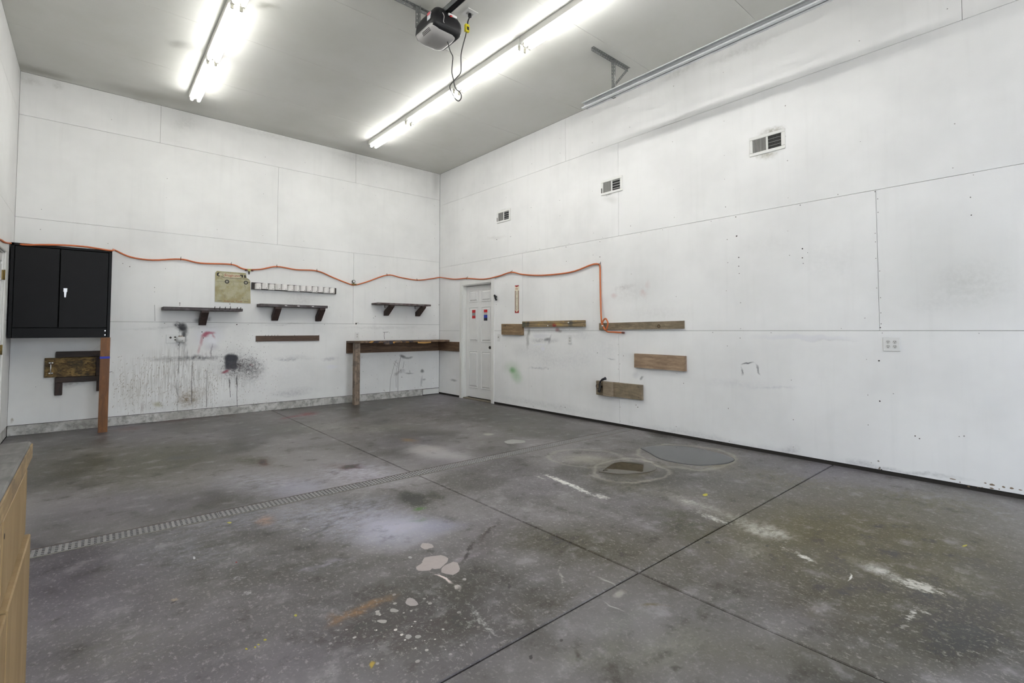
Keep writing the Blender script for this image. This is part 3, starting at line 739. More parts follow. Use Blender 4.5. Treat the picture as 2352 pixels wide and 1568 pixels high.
# --- back wall
CB = 0.1157
wbk = MB(FR_B).box((LEFT_X - 0.16, -0.12, -0.16), (0.012, CEIL + 0.1, -0.0125))
wall_back = build('wall_back', wbk, plain('wall_backing', (46, 42, 38), 0.9), kind='structure', origin=(-2.9, 0.08, 0))
r0, r1, r2, r3 = CB, CB + 4 * ft, CB + 8 * ft, CB + 12 * ft
for u0, u1 in ((LEFT_X, -4.195), (-4.195, -0.002)):
    panel(wall_back, FR_B, u0, u1, r0 + 0.004, r1, M_WALL_B)
for u0, u1 in ((LEFT_X, -1.73), (-1.73, -0.002)):
    panel(wall_back, FR_B, u0, u1, r1, r2, M_WALL_B)
for u0, u1 in ((LEFT_X, -2.96), (-2.96, -0.002)):
    panel(wall_back, FR_B, u0, u1, r2, r3, M_WALL_B)
for u0, u1 in ((LEFT_X, -4.469), (-4.469, -1.712), (-1.712, -0.002)):
    panel(wall_back, FR_B, u0, u1, r3, CEIL, M_WALL_B)
build('concrete_curb', MB(FR_B).box((LEFT_X, 0.0005, -0.012), (-0.36, CB, -0.004), 0.003), M_CURB, wall_back)
build('skirting_board', MB(FR_B).box((-0.352, 0.012, -0.012), (-0.003, CB - 0.004, 0.002), 0.002), M_WHITE, wall_back)

# --- left wall
wl = MB(FR_L)
LD0, LD1, LDZ = -1.62, -0.77, 2.045
wl.box((Y_END - 0.15, -0.12, -0.16), (LD0, CEIL + 0.1, -0.0125))
wl.box((LD1, -0.12, -0.16), (0.012, CEIL + 0.1, -0.0125))
wl.box((LD0, LDZ, -0.16), (LD1, CEIL + 0.1, -0.0125))
wall_left = build('wall_left', wl, plain('wall_backing', (46, 42, 38), 0.9), kind='structure', origin=(LEFT_X - 0.08, -5.5, 0))
nL = (LD0 - 0.015, LD1 + 0.015, LDZ + 0.015)
for u0, u1, n in ((-11, -7.32, None), (-7.32, -3.66, None), (-3.66, -0.002, nL)):
    panel(wall_left, FR_L, u0, u1, r0 + 0.004, r1, M_WALL_P, n)
for u0, u1, n in ((-11, -7.0, None), (-7.0, -2.44, None), (-2.44, -0.002, nL)):
    panel(wall_left, FR_L, u0, u1, r1, r2, M_WALL_P, n)
for u0, u1 in ((-11, -7.32), (-7.32, -3.66), (-3.66, -0.002)):
    panel(wall_left, FR_L, u0, u1, r2, r3, M_WALL_P)
    panel(wall_left, FR_L, u0, u1, r3, CEIL, M_WALL_P)
build('concrete_curb', MB(FR_L).box((LD1 + 0.075, 0.0005, -0.012), (-0.005, CB, -0.004), 0.003), M_CURB, wall_left)
build('concrete_curb', MB(FR_L).box((-11, 0.0005, -0.012), (LD0 - 0.075, CB, -0.004), 0.003), M_CURB, wall_left)

# --- ceiling boards, joints every four feet
ce = MB().box((-5.99, Y_END - 0.15, CEIL + 0.0125), (0.16, 0.16, CEIL + 0.13))
ceiling = build('ceiling', ce, plain('ceiling_joint', (150, 150, 142), 0.9), kind='structure', origin=(-2.9, -5.5, CEIL + 0.0125))
y = 0.0
i = 0
while y > Y_END:
    y1 = max(y - 1.2192, Y_END)
    build('ceiling_board', MB(FR_C).slab([(LEFT_X, -y + 0.0012), (-0.001, -y + 0.0012), (-0.001, -y1 - 0.0012), (LEFT_X, -y1 - 0.0012)], 0.0, -0.012, 0.001), M_CEIL, ceiling)
    y = y1; i += 1

# --- front wall with the raised overhead door's opening (behind the photographer), daylight comes in here
GX0, GX1, GZ = -5.1, -0.72, 3.55
wf = MB()
wf.box((-5.99, Y_END - 0.15, -0.12), (GX0, Y_END, CEIL + 0.1))
wf.box((GX1, Y_END - 0.15, -0.12), (0.16, Y_END, CEIL + 0.1))
wf.box((GX0, Y_END - 0.15, GZ), (GX1, Y_END, CEIL + 0.1))
build('wall_front', wf, M_WALL_P, kind='structure', origin=(-2.9, Y_END - 0.08, 0))
gr = MB().box((-40, -60, -0.25), (36, Y_END - 0.15, -0.02))
build('driveway', gr, plain('driveway_concrete', (150, 149, 147), 0.9, scale=1.0), kind='structure', origin=(-2.9, -35, -0.25))  # unseen ground added to bounce daylight in through the opening

# --- doors
def six_panel_door(name, frame, a0, a1, depth, hinge_at_a1=False):
    """a0..a1 opening in u; slab recessed by depth"""
    root = build(name, MB(frame).box((a0 + 0.022, 0.034, -depth - 0.044), (a1 - 0.022, DOZ - 0.022, -depth), 0.003), M_DOOR, kind='structure')
    w = a1 - a0 - 0.044
    for c in (0.275, 0.725):
        for z0, z1 in ((0.20, 0.86), (1.02, 1.64), (1.73, 1.94)):
            cu = a0 + 0.022 + w * c; hw = w * 0.165
            p = build('panel', MB(frame).prism([(cu - hw, z0), (cu + hw, z0), (cu + hw, z1), (cu - hw, z1)], -depth - 0.002, -depth + 0.0005), M_DOOR, root)
            # raised field with sloped edges and its moulding
            m = MB(frame)
            m.slab([(cu - hw + 0.03, z0 + 0.03), (cu + hw - 0.03, z0 + 0.03), (cu + hw - 0.03, z1 - 0.03), (cu - hw + 0.03, z1 - 0.03)], -depth + 0.010, -depth - 0.001, 0.010)
            build('raised_field', m, M_DOOR, p)
            m = MB(frame)
            t = 0.010
            m.box((cu - hw, z0, -depth - 0.001), (cu + hw, z0 + t, -depth + 0.009), 0.003)
            m.box((cu - hw, z1 - t, -depth - 0.001), (cu + hw, z1, -depth + 0.009), 0.003)
            m.box((cu - hw, z0 + t, -depth - 0.001), (cu - hw + t, z1 - t, -depth + 0.009), 0.003)
            m.box((cu + hw - t, z0 + t, -depth - 0.001), (cu + hw, z1 - t, -depth + 0.009), 0.003)
            build('moulding', m, M_DOOR, p)
    j = MB(frame)
    j.box((a0 - 0.004, 0.0, -0.155), (a0 + 0.018, DOZ, 0.0), 0.002)
    j.box((a1 - 0.018, 0.0, -0.155), (a1 + 0.004, DOZ, 0.0), 0.002)
    j.box((a0 + 0.018, DOZ - 0.018, -0.155), (a1 - 0.018, DOZ, 0.0), 0.002)
    build('jamb', j, M_WHITE, root)
    st = MB(frame)
    st.box((a0 + 0.01, 0.0, -0.15), (a1 - 0.01, DOZ - 0.01, -depth - 0.046))
    build('gap_light_stop', st, M_SLOT, root)  # black board behind the slab, added to stop light leaking round it
    return root

door1 = six_panel_door('door_1', FR_R, DO0, DO1, 0.075)
d = 0.075
kb = MB(FR_R)
ku, kz = RW(1127, 798, 0.05)
ku = DO1 - 0.022 - 0.062
kb.tube([FR_R[1] * 0 + Vector((ku, kz, -d)), Vector((ku, kz, -d + 0.03)), Vector((ku, kz, -d + 0.034)), Vector((ku, kz, -d + 0.05)), Vector((ku, kz, -d + 0.062))], [0.024, 0.014, 0.022, 0.028, 0.018], 14)
build('knob', kb, plain('dark_bronze', (62, 58, 54), 0.35, 0.8), door1)
tape_cols = {'red': (196, 30, 34), 'silver': (150, 150, 150), 'pale': (186, 184, 182), 'blue': (40, 66, 176), 'black': (24, 26, 40)}
def tapes(u0, u1, ztop, hs, cols):
    z = ztop
    for h, c in zip(hs, cols):
        o = build('reflective_tape', MB(FR_R).box((u0, z - h, -d + 0.0101), (u1, z, -d + 0.0112)), plain('tape_' + c, tape_cols[c], 0.35), door1)
        z -= h
u_a, z_a = RW(1085, 712, 0.07); u_b, z_b = RW(1092.5, 731, 0.07)
tapes(u_a, u_b, z_a, [(z_a - z_b) / 3] * 3, ['red', 'silver', 'red'])
u_a, z_a = RW(1112, 711, 0.07); u_b, z_b = RW(1120, 736, 0.07)
tapes(u_a, u_b, z_a, [(z_a - z_b) * k for k in (0.25, 0.22, 0.28, 0.25)], ['red', 'pale', 'blue', 'black'])
th = MB(FR_R).box((DO0 + 0.018, -0.0, -0.16), (DO1 - 0.018, 0.018, -0.003), 0.004)
build('threshold', th, plain('threshold_timber', (128, 120, 104), 0.7, scale=25), door1)
trim = MB(FR_R)
cw = 0.072
trim.box((DO0 - cw, 0.0, 0.0), (DO0 + 0.004, DOZ + cw, 0.016), 0.003)
trim.box((DO1 - 0.004, 0.0, 0.0), (DO1 + cw, DOZ + cw, 0.016), 0.003)
trim.box((DO0 + 0.004, DOZ - 0.004, 0.0), (DO1 - 0.004, DOZ + cw, 0.016), 0.003)
build('trim_1', trim, M_WHITE, kind='structure')

door2 = six_panel_door('door_2', FR_L, LD0, LD1, 0.012)
build('threshold', MB(FR_L).box((LD0 + 0.018, -0.0, -0.16), (LD1 - 0.018, 0.033, -0.013), 0.004), plain('threshold_timber', (128, 120, 104), 0.7, scale=25), door2)  # unseen sill added to stop daylight leaking under this door
trim = MB(FR_L)
trim.box((LD0 - cw, 0.0, 0.0), (LD0 + 0.004, DOZ + cw, 0.016), 0.003)
trim.box((LD1 - 0.004, 0.0, 0.0), (LD1 + cw, DOZ + cw, 0.016), 0.003)
trim.box((LD0 + 0.004, DOZ - 0.004, 0.0), (LD1 - 0.004, DOZ + cw, 0.016), 0.003)
build('trim_2', trim, M_WHITE, kind='structure')
for z in (1.80, 1.02, 0.25):
    h = MB(FR_L)
    h.box((LD1 - 0.045, z - 0.05, -0.012), (LD1 + 0.01, z + 0.05, 0.004), 0.002)
    h.tube([(LD1 - 0.018, z - 0.052, 0.008), (LD1 - 0.018, z + 0.052, 0.008)], 0.007, 8)
    build('hinge', h, M_BRASS, door2)

# --- nail heads, popped screws and chips on the walls (too small and many to part)
def nails(parent, frame, name, mat, spots):
    m = MB(frame)
    for (u, v, r) in spots:
        k = 6; a0 = rng.random() * 6
        m.prism([(u + r * math.cos(a0 + 2 * math.pi * i / k), v + r * math.sin(a0 + 2 * math.pi * i / k) * rng.uniform(0.7, 1.3)) for i in range(k)], -0.0005, 0.0009)
    return build(name, m, mat, parent, kind='stuff', fix=True)
M_NAIL = plain('nail_grey', (146, 144, 140), 0.6)
M_HOLE = plain('hole_dark', (62, 58, 54), 0.9)
sp_ = []
for k in range(1, 14):                       # studs every two feet
    u = 0.18 + 0.6096 * k + 0.0
    for z in np.arange(0.1, 4.2, 0.305):
        if rng.random() < 0.5 and not (DO0 - 0.1 < u < DO1 + 0.1 and z < 2.2):
            sp_.append((u + rng.uniform(-0.012, 0.012), z + rng.uniform(-0.05, 0.05), rng.uniform(0.003, 0.0055)))
for z in (4 * ft, 8 * ft):
    for u in np.arange(0.1, 9.5, 0.3):
        if rng.random() < 0.4 and not (DO0 - 0.1 < u < DO1 + 0.1 and z < 2.2):
            sp_.append((u, z + rng.choice((-0.02, 0.02)), rng.uniform(0.003, 0.005)))
for u in (4.252, 6.982):
    z0, z1 = (0.1, 1.2) if u < 5 else (1.25, 2.4)
    for z in np.arange(z0, z1, 0.12):
        sp_.append((u + rng.choice((-0.012, 0.012)), z + rng.uniform(-0.03, 0.03), 0.0045))
nails(wall_right, FR_R, 'nail_heads', M_NAIL, sp_)
big = [(1692, 542, 4), (1690, 498, 2.5), (1697, 591, 3), (1697, 611, 2.5), (1698, 628, 2), (1843, 571, 3.5), (1843, 592, 3.2), (1845, 605, 2.2), (1855, 580, 1.6), (1838, 471, 2.5), (1701, 695, 2), (2229, 453, 2.5), (2231, 494, 3),
       (1300, 567, 2), (1301, 600, 1.8), (1378, 590, 2.4), (1378, 555, 1.8), (1141, 550, 2.4), (1173, 543, 2), (1140, 699, 1.6), (1372, 810, 2), (1461, 930, 2.2), (1465, 935, 2.4), (1570, 880, 2), (1432, 817, 1.8), (1259, 847, 2),
       (2019, 828, 4), (2021, 921, 4), (2052, 904, 2), (2102, 1001, 3), (2112, 1007, 3), (2203, 1002, 2), (2017, 1058, 2.5), (2021, 1073, 3), (2025, 1078, 2.5), (1700, 776, 2), (2010, 440, 2.5), (2022, 752, 3),
       (1298, 935, 2), (1292, 950, 2), (1210, 925, 1.6), (1225, 933, 1.6), (1174, 930, 2), (1215, 941, 1.8)]
nails(wall_right, FR_R, 'screw_holes', M_HOLE, [(*RW(x, y), 0.46 * r * (RW(x, y)[1] - RW(x, y + 1)[1])) for x, y, r in big])
# chipped bottom edge near the far right
ch = MB(FR_R)
for x, y, w, h in [(2279, 1113, 7, 2.6), (2305, 1118, 4, 2.4), (2324, 1121, 6, 2.2), (2263, 1109, 3, 1.3), (2188, 1100, 8, 1.2), (2225, 1117, 3, 2), (2246, 1119, 2, 1.3), (2278, 1121, 5, 1.6), (2344, 1125, 5, 1.2), (2205, 1107, 1.6, 1.6), (2256, 1119, 2, 1), (2295, 1123, 2, 1.3), (2020, 1076, 3, 1.5), (2018, 1059, 3, 1)]:
    k = 8
    pts = []
    for i in range(k):
        a = 2 * math.pi * i / k; q = rng.uniform(0.7, 1.15)
        pts.append(RW(x + w * q * math.cos(a), y + h * q * math.sin(a) + w * q * math.cos(a) * 0.17))
    ch.prism(pts, -0.0004, 0.0007)
build('paint_chips', ch, plain('bare_board', (122, 104, 84), 0.9), wall_right, kind='stuff')
sp_ = []
for u in np.arange(-5.6, -0.1, 0.6096):
    for z in np.arange(0.25, 4.2, 0.305):
        if rng.random() < 0.45:
            sp_.append((u + rng.uniform(-0.012, 0.012), z + rng.uniform(-0.05, 0.05), rng.uniform(0.003, 0.005)))
for z in np.arange(0.2, 1.3, 0.11):
    sp_.append((-4.195 + rng.choice((-0.012, 0.012)), z, 0.0045))
nails(wall_back, FR_B, 'nail_heads', M_NAIL, sp_)
bigb = [(413, 696, 3), (413, 700, 2.6), (528, 698, 2.6), (529, 703, 2.2), (544, 745, 3), (464, 762, 3), (467, 776, 2.4), (410, 792, 2.4), (282, 605, 2), (298, 612, 2.4), (250, 830, 2), (818, 743, 4.5), (822, 741, 2), (886, 661, 1.6), (862, 726, 1.8), (858, 730, 1.8), (745, 745, 1.6),
        (923, 866, 2.2), (882, 896, 1.8), (884, 898, 1.6), (953, 890, 1.4), (1008, 700, 2), (776, 891, 1.8), (570, 745, 1.6), (834, 853, 1.6), (600, 652, 1.6), (355, 660, 1.8), (355, 670, 1.6), (378, 742, 2), (140, 655, 1.5)]
nails(wall_back, FR_B, 'screw_holes', M_HOLE, [(*BW(x, y), 0.42 * r * (BW(x, y)[1] - BW(x, y + 1)[1])) for x, y, r in bigb])

# sprayed and flicked paint droplets on the back wall: hundreds of tiny marks
dr = MB(FR_B)
def drop(u, v, w, h, a=0.0):
    k = 6
    ca, sa = math.cos(a), math.sin(a)
    dr.prism([(u + ca * w * math.cos(2 * math.pi * i / k) - sa * h * math.sin(2 * math.pi * i / k), v + sa * w * math.cos(2 * math.pi * i / k) + ca * h * math.sin(2 * math.pi * i / k)) for i in range(k)], -0.0004, 0.0006)
c0 = BW(548, 838)
for i in range(620):
    r = abs(rng.gauss(0, 0.21)); a = rng.uniform(0, 2 * math.pi)
    u, v = c0[0] + r * math.cos(a) * 1.15, c0[1] + r * math.sin(a) * 0.95
    if v < 0.14: continue
    s = rng.uniform(0.0014, 0.0045) * (1.15 - min(r, 0.6))
    drop(u, v, s, s * rng.uniform(0.8, 1.8))
build('paint_splatter', dr, plain('splatter_paint', (66, 60, 60), 0.6, var=0.4, scale=40), wall_back, kind='stuff')
dr = MB(FR_B)
for i in range(480):                          # slanting flicks
    x, y = rng.uniform(258, 500), rng.triangular(800, 972, 900)
    u, v = BW(x, y)
    if v < 0.13: continue
    drop(u, v, rng.uniform(0.0012, 0.0024), rng.uniform(0.003, 0.02), rng.gauss(-0.4, 0.4))
for i in range(160):
    x, y = rng.uniform(440, 640), rng.uniform(855, 940)
    u, v = BW(x, y)
    if v < 0.13: continue
    drop(u, v, rng.uniform(0.001, 0.002), rng.uniform(0.004, 0.016), rng.gauss(0, 0.15))
for i in range(70):
    x, y = rng.uniform(800, 1005), rng.uniform(755, 900)
    u, v = BW(x, y)
    drop(u, v, rng.uniform(0.001, 0.003), rng.uniform(0.003, 0.014), rng.gauss(0, 0.2))
build('paint_flicks', dr, plain('flicked_paint', (150, 140, 124), 0.6, var=0.45, scale=14), wall_back, kind='stuff')
# runs of dried paint
rn = MB(FR_B)
for pts, w in [([(528, 872), (528, 895), (529, 912)], 1.1), ([(544, 862), (545, 880), (544, 905), (545, 935)], 1.1), ([(911, 826), (905, 840), (897, 870), (895, 905)], 0.8), ([(914, 832), (911, 850), (909, 875), (910, 890)], 0.7),
               ([(922, 815), (917, 835), (914, 858), (914, 905)], 1.0), ([(941, 850), (942, 856)], 1.0), ([(355, 700), (356, 737)], 0.7), ([(883, 763), (882, 770), (883, 779)], 1.2), ([(880, 763), (892, 762)], 1.2),
               ([(442, 830), (440, 880), (440, 925)], 0.9), ([(475, 850), (475, 900), (474, 935)], 0.9), ([(243, 856), (258, 853)], 1.2), ([(928, 830), (926, 845)], 0.8), ([(913, 835), (907, 829), (904, 834), (911, 842)], 0.7)]:
    a = [Vector((*BW(x, y), 0.0003)) for x, y in pts]
    rn.tube(a, w / 330.0, 5)
build('paint_runs', rn, plain('run_paint', (134, 130, 130), 0.6, var=0.3, scale=30), wall_back, kind='stuff')

# ================================================================== lamps: two rows of twin-tube batten lights
M_TUBE = emission('lit_tube', (1.0, 0.99, 0.965, 1), TUBE_EMISSION)
M_BATTEN = plain('batten_white', (206, 206, 200), 0.45, var=0.05)
LEN = 1.225
def make_light(x, y0, label, group):
    root = thing('fluorescent_light', (x, y0 - LEN / 2, CEIL), label, 'light', group)
    ya, yb = y0, y0 - LEN
    h = MB()
    z1 = CEIL - 0.0005
    prof = [(-0.064, 0), (-0.064, -0.062), (-0.054, -0.072), (0.054, -0.072), (0.064, -0.062), (0.064, 0)]
    v = [(x + p[0], yy, z1 + p[1]) for yy in (ya - 0.002, yb + 0.002) for p in prof]
    k = len(prof)
    h.add(v, [[i, (i + 1) % k, k + (i + 1) % k, k + i] for i in range(k)] + [list(range(k)), list(range(k, 2 * k))[::-1]])
    build('housing', h, M_BATTEN, root)
    zt = CEIL - 0.100
    for s in (-1, 1):
        t = MB()
        t.tube([(x + s * 0.037, ya - 0.050, zt), (x + s * 0.037, ya - 0.058, zt), (x + s * 0.037, yb + 0.058, zt), (x + s * 0.037, yb + 0.050, zt)], [0.015, 0.019, 0.019, 0.015], 9)
        build('tube', t, M_TUBE, root)
        for yy in (ya - 0.040, yb + 0.040):
            b = MB().box((x + s * 0.037 - 0.014, yy - 0.009, zt - 0.018), (x + s * 0.037 + 0.014, yy + 0.009, CEIL - 0.045), 0.004)
            build('lampholder', b, plain('holder_grey', (150, 148, 136), 0.5), root)
    return root
LROW, RROW, Y0 = -4.175, -1.735, -0.69
ORD = ['first', 'second', 'third', 'fourth', 'fifth']
first = None
for xr, row in ((LROW, 'the cabinet-side row'), (RROW, 'the track-side row')):
    for k in range(5):
        if first is None:
            lt = first = make_light(xr, Y0, '', None)
        else:
            lt = copy_tree(first, Vector((xr, Y0 - LEN * (k + 0.5), CEIL)))
        tag(lt, 'twin-tube batten light, %s from the back wall in %s' % (ORD[k], row), 'light', 'batten lights on the ceiling')

# ================================================================== overhead door track and its hangers
def perforated(m, p0, p1, w, t, axis_w, pitch=0.04):
    """punched steel strip from p0 to p1: two edge rails and rungs; axis_w = width direction, t thickness"""
    p0, p1, aw = Vector(p0), Vector(p1), Vector(axis_w).normalized()
    L = (p1 - p0).length; dirv = (p1 - p0).normalized(); nn = dirv.cross(aw).normalized()
    R = Matrix((aw, dirv, nn)).transposed()
    def bx(a0, a1, s0, s1):
        c = p0 + aw * ((a0 + a1) / 2) + dirv * ((s0 + s1) / 2)
        lo = Vector((-(a1 - a0) / 2, -(s1 - s0) / 2, -t / 2))
        m.box(tuple(lo + c), tuple(-lo + c), 0.0, 1, R)
    # write the boxes in a rotated frame by hand
    def rbox(a0, a1, s0, s1):
        v = []
        for a in (a0, a1):
            for s in (s0, s1):
                for h in (-t / 2, t / 2):
                    v.append(tuple(p0 + aw * a + dirv * s + nn * h))
        m.add(v, [[0, 1, 3, 2], [4, 6, 7, 5], [0, 4, 5, 1], [2, 3, 7, 6], [0, 2, 6, 4], [1, 5, 7, 3]])
    rbox(-w / 2, -w * 0.17, 0, L); rbox(w * 0.17, w / 2, 0, L)
    n = max(1, int(L / pitch))
    for i in range(n + 1):
        s = min(L, i * pitch)
        rbox(-w * 0.17, w * 0.17, max(0, s - pitch * 0.3), min(L, s + pitch * 0.3))
def make_track(x, z, side, label):
    root = thing('door_track', (x, -7.4, z), label, 'track', None)
    t = MB()
    ya, yb = -4.33, -10.9
    # J-shaped rolled profile, in x (towards the room) and z
    prof = [(-0.030, 0.034), (-0.034, 0.028), (-0.034, 0.022), (-0.031, 0.018), (-0.031, 0.020), (-0.028, 0.030), (-0.010, 0.032), (0.012, 0.026), (0.018, 0.010), (0.018, -0.018), (0.010, -0.030), (-0.022, -0.034), (-0.034, -0.026), (-0.034, -0.020), (-0.028, -0.020), (-0.024, -0.030), (0.008, -0.026), (0.014, -0.016), (0.014, 0.010), (0.008, 0.022), (-0.010, 0.028)]
    outer = [(-0.034, 0.020), (-0.030, 0.034), (0.010, 0.032), (0.020, 0.016), (0.020, -0.018), (0.010, -0.034), (-0.030, -0.038), (-0.036, -0.026)]
    inner = [(-0.031, -0.026), (-0.028, -0.034), (0.008, -0.030), (0.016, -0.016), (0.016, 0.014), (0.008, 0.028), (-0.027, 0.030), (-0.031, 0.020)]
    prof = outer + inner
    k = len(prof)
    v = [(x + side * p[0], yy, z + p[1]) for yy in (ya, yb) for p in prof]
    t.add(v, [[i, (i + 1) % k, k + (i + 1) % k, k + i] for i in range(k)] + [list(range(k)), list(range(k, 2 * k))[::-1]])
    build('rail', t, M_STEEL, root)
    a = MB()
    xo = x - side * 0.0 + side * 0.022
    a.box((xo, yb, z - 0.034), (xo + side * 0.003, ya - 0.02, z + 0.006))
    a.box((xo, yb, z - 0.036), (xo + side * 0.028, ya - 0.02, z - 0.033))
    build('rail_angle', a, M_STEEL, root)
    for yh in (-4.73, -7.2, -9.8):
        b = MB()
        x0, x1 = x - side * 0.33, x + side * 0.33
        perforated(b, (x0, yh, CEIL - 0.018), (x1, yh, CEIL - 0.018), 0.034, 0.003, (0, 0, 1))
        perforated(b, (x0, yh - 0.017, CEIL - 0.002), (x1, yh - 0.017, CEIL - 0.002), 0.034, 0.003, (0, 1, 0))
        build('ceiling_angle', b, M_STEEL_D, root)
        b = MB()
        perforated(b, (x + side * 0.03, yh - 0.004, z - 0.045), (x + side * 0.03, yh - 0.004, CEIL - 0.004), 0.034, 0.003, (1, 0, 0))
        perforated(b, (x + side * 0.046, yh - 0.02, z - 0.045), (x + side * 0.046, yh - 0.02, CEIL - 0.004), 0.034, 0.003, (0, 1, 0))
        build('hanger', b, M_STEEL_D, root)
        b = MB()
        perforated(b, (x + side * 0.03, yh - 0.008, z + 0.08), (x + side * 0.31, yh - 0.008, CEIL - 0.02), 0.026, 0.003, (-0.75, 0, 0.66))
        build('brace', b, M_STEEL_D, root)
        b = MB()
        b.tube([(x + side * 0.03, yh - 0.03, z - 0.03), (x + side * 0.03, yh + 0.02, z - 0.03)], 0.007, 6)
        build('bolt', b, M_STEEL, root)
    return root
make_track(-0.755, 3.885, 1, 'galvanised steel overhead door track hung along the long white wall')
make_track(-5.07, 3.885, -1, 'galvanised steel overhead door track hung above the worktop side')

# ================================================================== garage door opener
OX, OY = -2.752, -4.30
op = thing('door_opener', (OX, OY, 3.86), 'black garage door opener with a clear lamp lens hung from the ceiling', 'door opener')
def loft(m, rings, smooth=True):
    k = len(rings[0]); v = [p for r in rings for p in r]; f = []
    for i in range(len(rings) - 1):
        f += [[i * k + j, i * k + (j + 1) % k, (i + 1) * k + (j + 1) % k, (i + 1) * k + j] for j in range(k)]
    f += [list(range(k))[::-1], [(len(rings) - 1) * k + j for j in range(k)]]
    m.add(v, f, smooth)
def rrect(hx, hy, r, z, ox=0.0, oy=0.0, seg=5):
    pts = []
    for cx, cy_, a0 in ((hx - r, hy - r, 0), (-hx + r, hy - r, 90), (-hx + r, -hy + r, 180), (hx - r, -hy + r, 270)):
        for i in range(seg + 1):
            a = math.radians(a0 + 90 * i / seg)
            pts.append((OX + ox + cx + r * math.cos(a), OY + oy + cy_ + r * math.sin(a), z))
    return pts
m = MB()
loft(m, [rrect(0.128, 0.142, 0.045, 3.905), rrect(0.150, 0.166, 0.05, 3.925), rrect(0.160, 0.178, 0.05, 3.96), rrect(0.154, 0.174, 0.05, 4.03), rrect(0.125, 0.150, 0.05, 4.09), rrect(0.098, 0.125, 0.045, 4.125), rrect(0.080, 0.105, 0.04, 4.135)])
body = build('housing', m, M_BLACKP, op)
m = MB()
loft(m, [rrect(0.050, 0.06, 0.045, 3.858, -0.02), rrect(0.090, 0.105, 0.06, 3.866, -0.02), rrect(0.120, 0.132, 0.06, 3.886, -0.02), rrect(0.136, 0.148, 0.055, 3.912, -0.02), rrect(0.146, 0.155, 0.05, 3.938, -0.02)])
nt = NT('frosted_lens'); nt.out(lin((178, 176, 174)), 0.35); nt.b.inputs['Transmission Weight'].default_value = 0.15
build('lamp_lens', m, nt.mat, op)
M_DKLINE = plain('lens_rib', (120, 118, 118), 0.6)
m = MB()
for k in range(3):
    zz = 3.893 + 0.010 * k
    ww = 0.146 + 0.006 * k
    m.box((OX - ww - 0.004, OY - 0.10, zz), (OX - ww + 0.004, OY + 0.02, zz + 0.003))
build('lens_vents', m, M_DKLINE, op)
lb = build('warning_label', MB().box((OX - 0.1612, OY - 0.118, 3.985), (OX - 0.150, OY - 0.066, 4.05)), plain('label_paper', (196, 200, 204), 0.5), op)
build('label_band', MB().box((OX - 0.1620, OY - 0.118, 4.026), (OX - 0.1600, OY - 0.066, 4.05)), plain('label_red', (206, 96, 104), 0.5), lb)
build('terminal_block', MB().box((OX + 0.0, OY - 0.172, 4.06), (OX + 0.09, OY - 0.152, 4.082), 0.003), M_PLASTIC, op)
build('wire_nut', MB().tube([(OX + 0.012, OY - 0.178, 4.05), (OX + 0.03, OY - 0.175, 4.056)], 0.008, 8), plain('red_wire', (196, 44, 40), 0.5), op)
build('aerial_wire', MB().tube(smooth_path([(OX - 0.07, OY - 0.178, 4.045), (OX - 0.062, OY - 0.192, 4.01), (OX - 0.066, OY - 0.188, 3.965), (OX - 0.055, OY - 0.185, 3.955)]), 0.0035, 6), plain('pale_wire', (176, 172, 170), 0.5), op)
# rail towards the overhead door
m = MB()
m.box((OX - 0.028, -10.85, 4.132), (OX + 0.028, OY + 0.05, 4.136))
m.box((OX - 0.028, -10.85, 4.090), (OX - 0.024, OY + 0.05, 4.136))
m.box((OX + 0.024, -10.85, 4.090), (OX + 0.028, OY + 0.05, 4.136))
rl = build('drive_rail', m, plain('rail_grey', (122, 126, 126), 0.4, 0.6), op)
build('drive_belt', MB().box((OX - 0.016, -10.8, 4.094), (OX + 0.016, OY - 0.12, 4.104)), M_BLACKP, rl)
m = MB()
perforated(m, (-3.16, -4.07, CEIL - 0.018), (-2.52, -4.07, CEIL - 0.018), 0.034, 0.003, (0, 0, 1))
perforated(m, (-3.16, -4.087, CEIL - 0.002), (-2.52, -4.087, CEIL - 0.002), 0.034, 0.003, (0, 1, 0))
build('hanger_angle', m, M_STEEL_D, op)
for xx in (-2.858, -2.66):
    m = MB()
    perforated(m, (xx, -4.092, 4.07), (xx, -4.092, CEIL - 0.006), 0.034, 0.003, (1, 0, 0))
    perforated(m, (xx + 0.017, -4.109, 4.07), (xx + 0.017, -4.109, CEIL - 0.006), 0.034, 0.003, (0, 1, 0))
    m.box((min(xx, OX) - 0.01, -4.15, 4.09), (max(xx, OX) + 0.01, -4.09, 4.094))
    build('hanger', m, M_STEEL_D, op)

# ceiling socket, yellow adapter and hanging flex
sx, sy = CE(1079, 30)
so = thing('ceiling_socket', (sx, sy, CEIL), 'white square socket plate on the ceiling beside the door opener', 'socket')
build('plate', MB(FR_C).box((sx - 0.06, -sy - 0.06, 0.0), (sx + 0.06, -sy + 0.06, 0.006), 0.003), M_PLASTIC, so)
build('receptacle', MB(FR_C).box((sx - 0.035, -sy - 0.02, 0.006), (sx + 0.035, -sy + 0.02, 0.010), 0.003), plain('socket_grey', (170, 170, 166), 0.5), so)
ct = thing('hanging_flex', (sx, sy, 3.3), 'dark grey flex hanging in a loop with a yellow adapter under the ceiling', 'cord')
def at_depth(px, py, D):
    d_ = _f + _r * ((px - CX) / FPX) - _u * ((py - CY) / FPX)
    return Vector(CAM + d_ * D)
Ds = float(np.dot(np.array([sx, sy, CEIL - 0.1]) - CAM, _f))
Dm = float(np.dot(np.array([OX + 0.1, OY - 0.17, 3.95]) - CAM, _f))
m = MB()
p_top = Vector((sx, sy, CEIL - 0.010))
p_ad = at_depth(1074, 56, Ds); p_ab = at_depth(1071, 74, Ds)
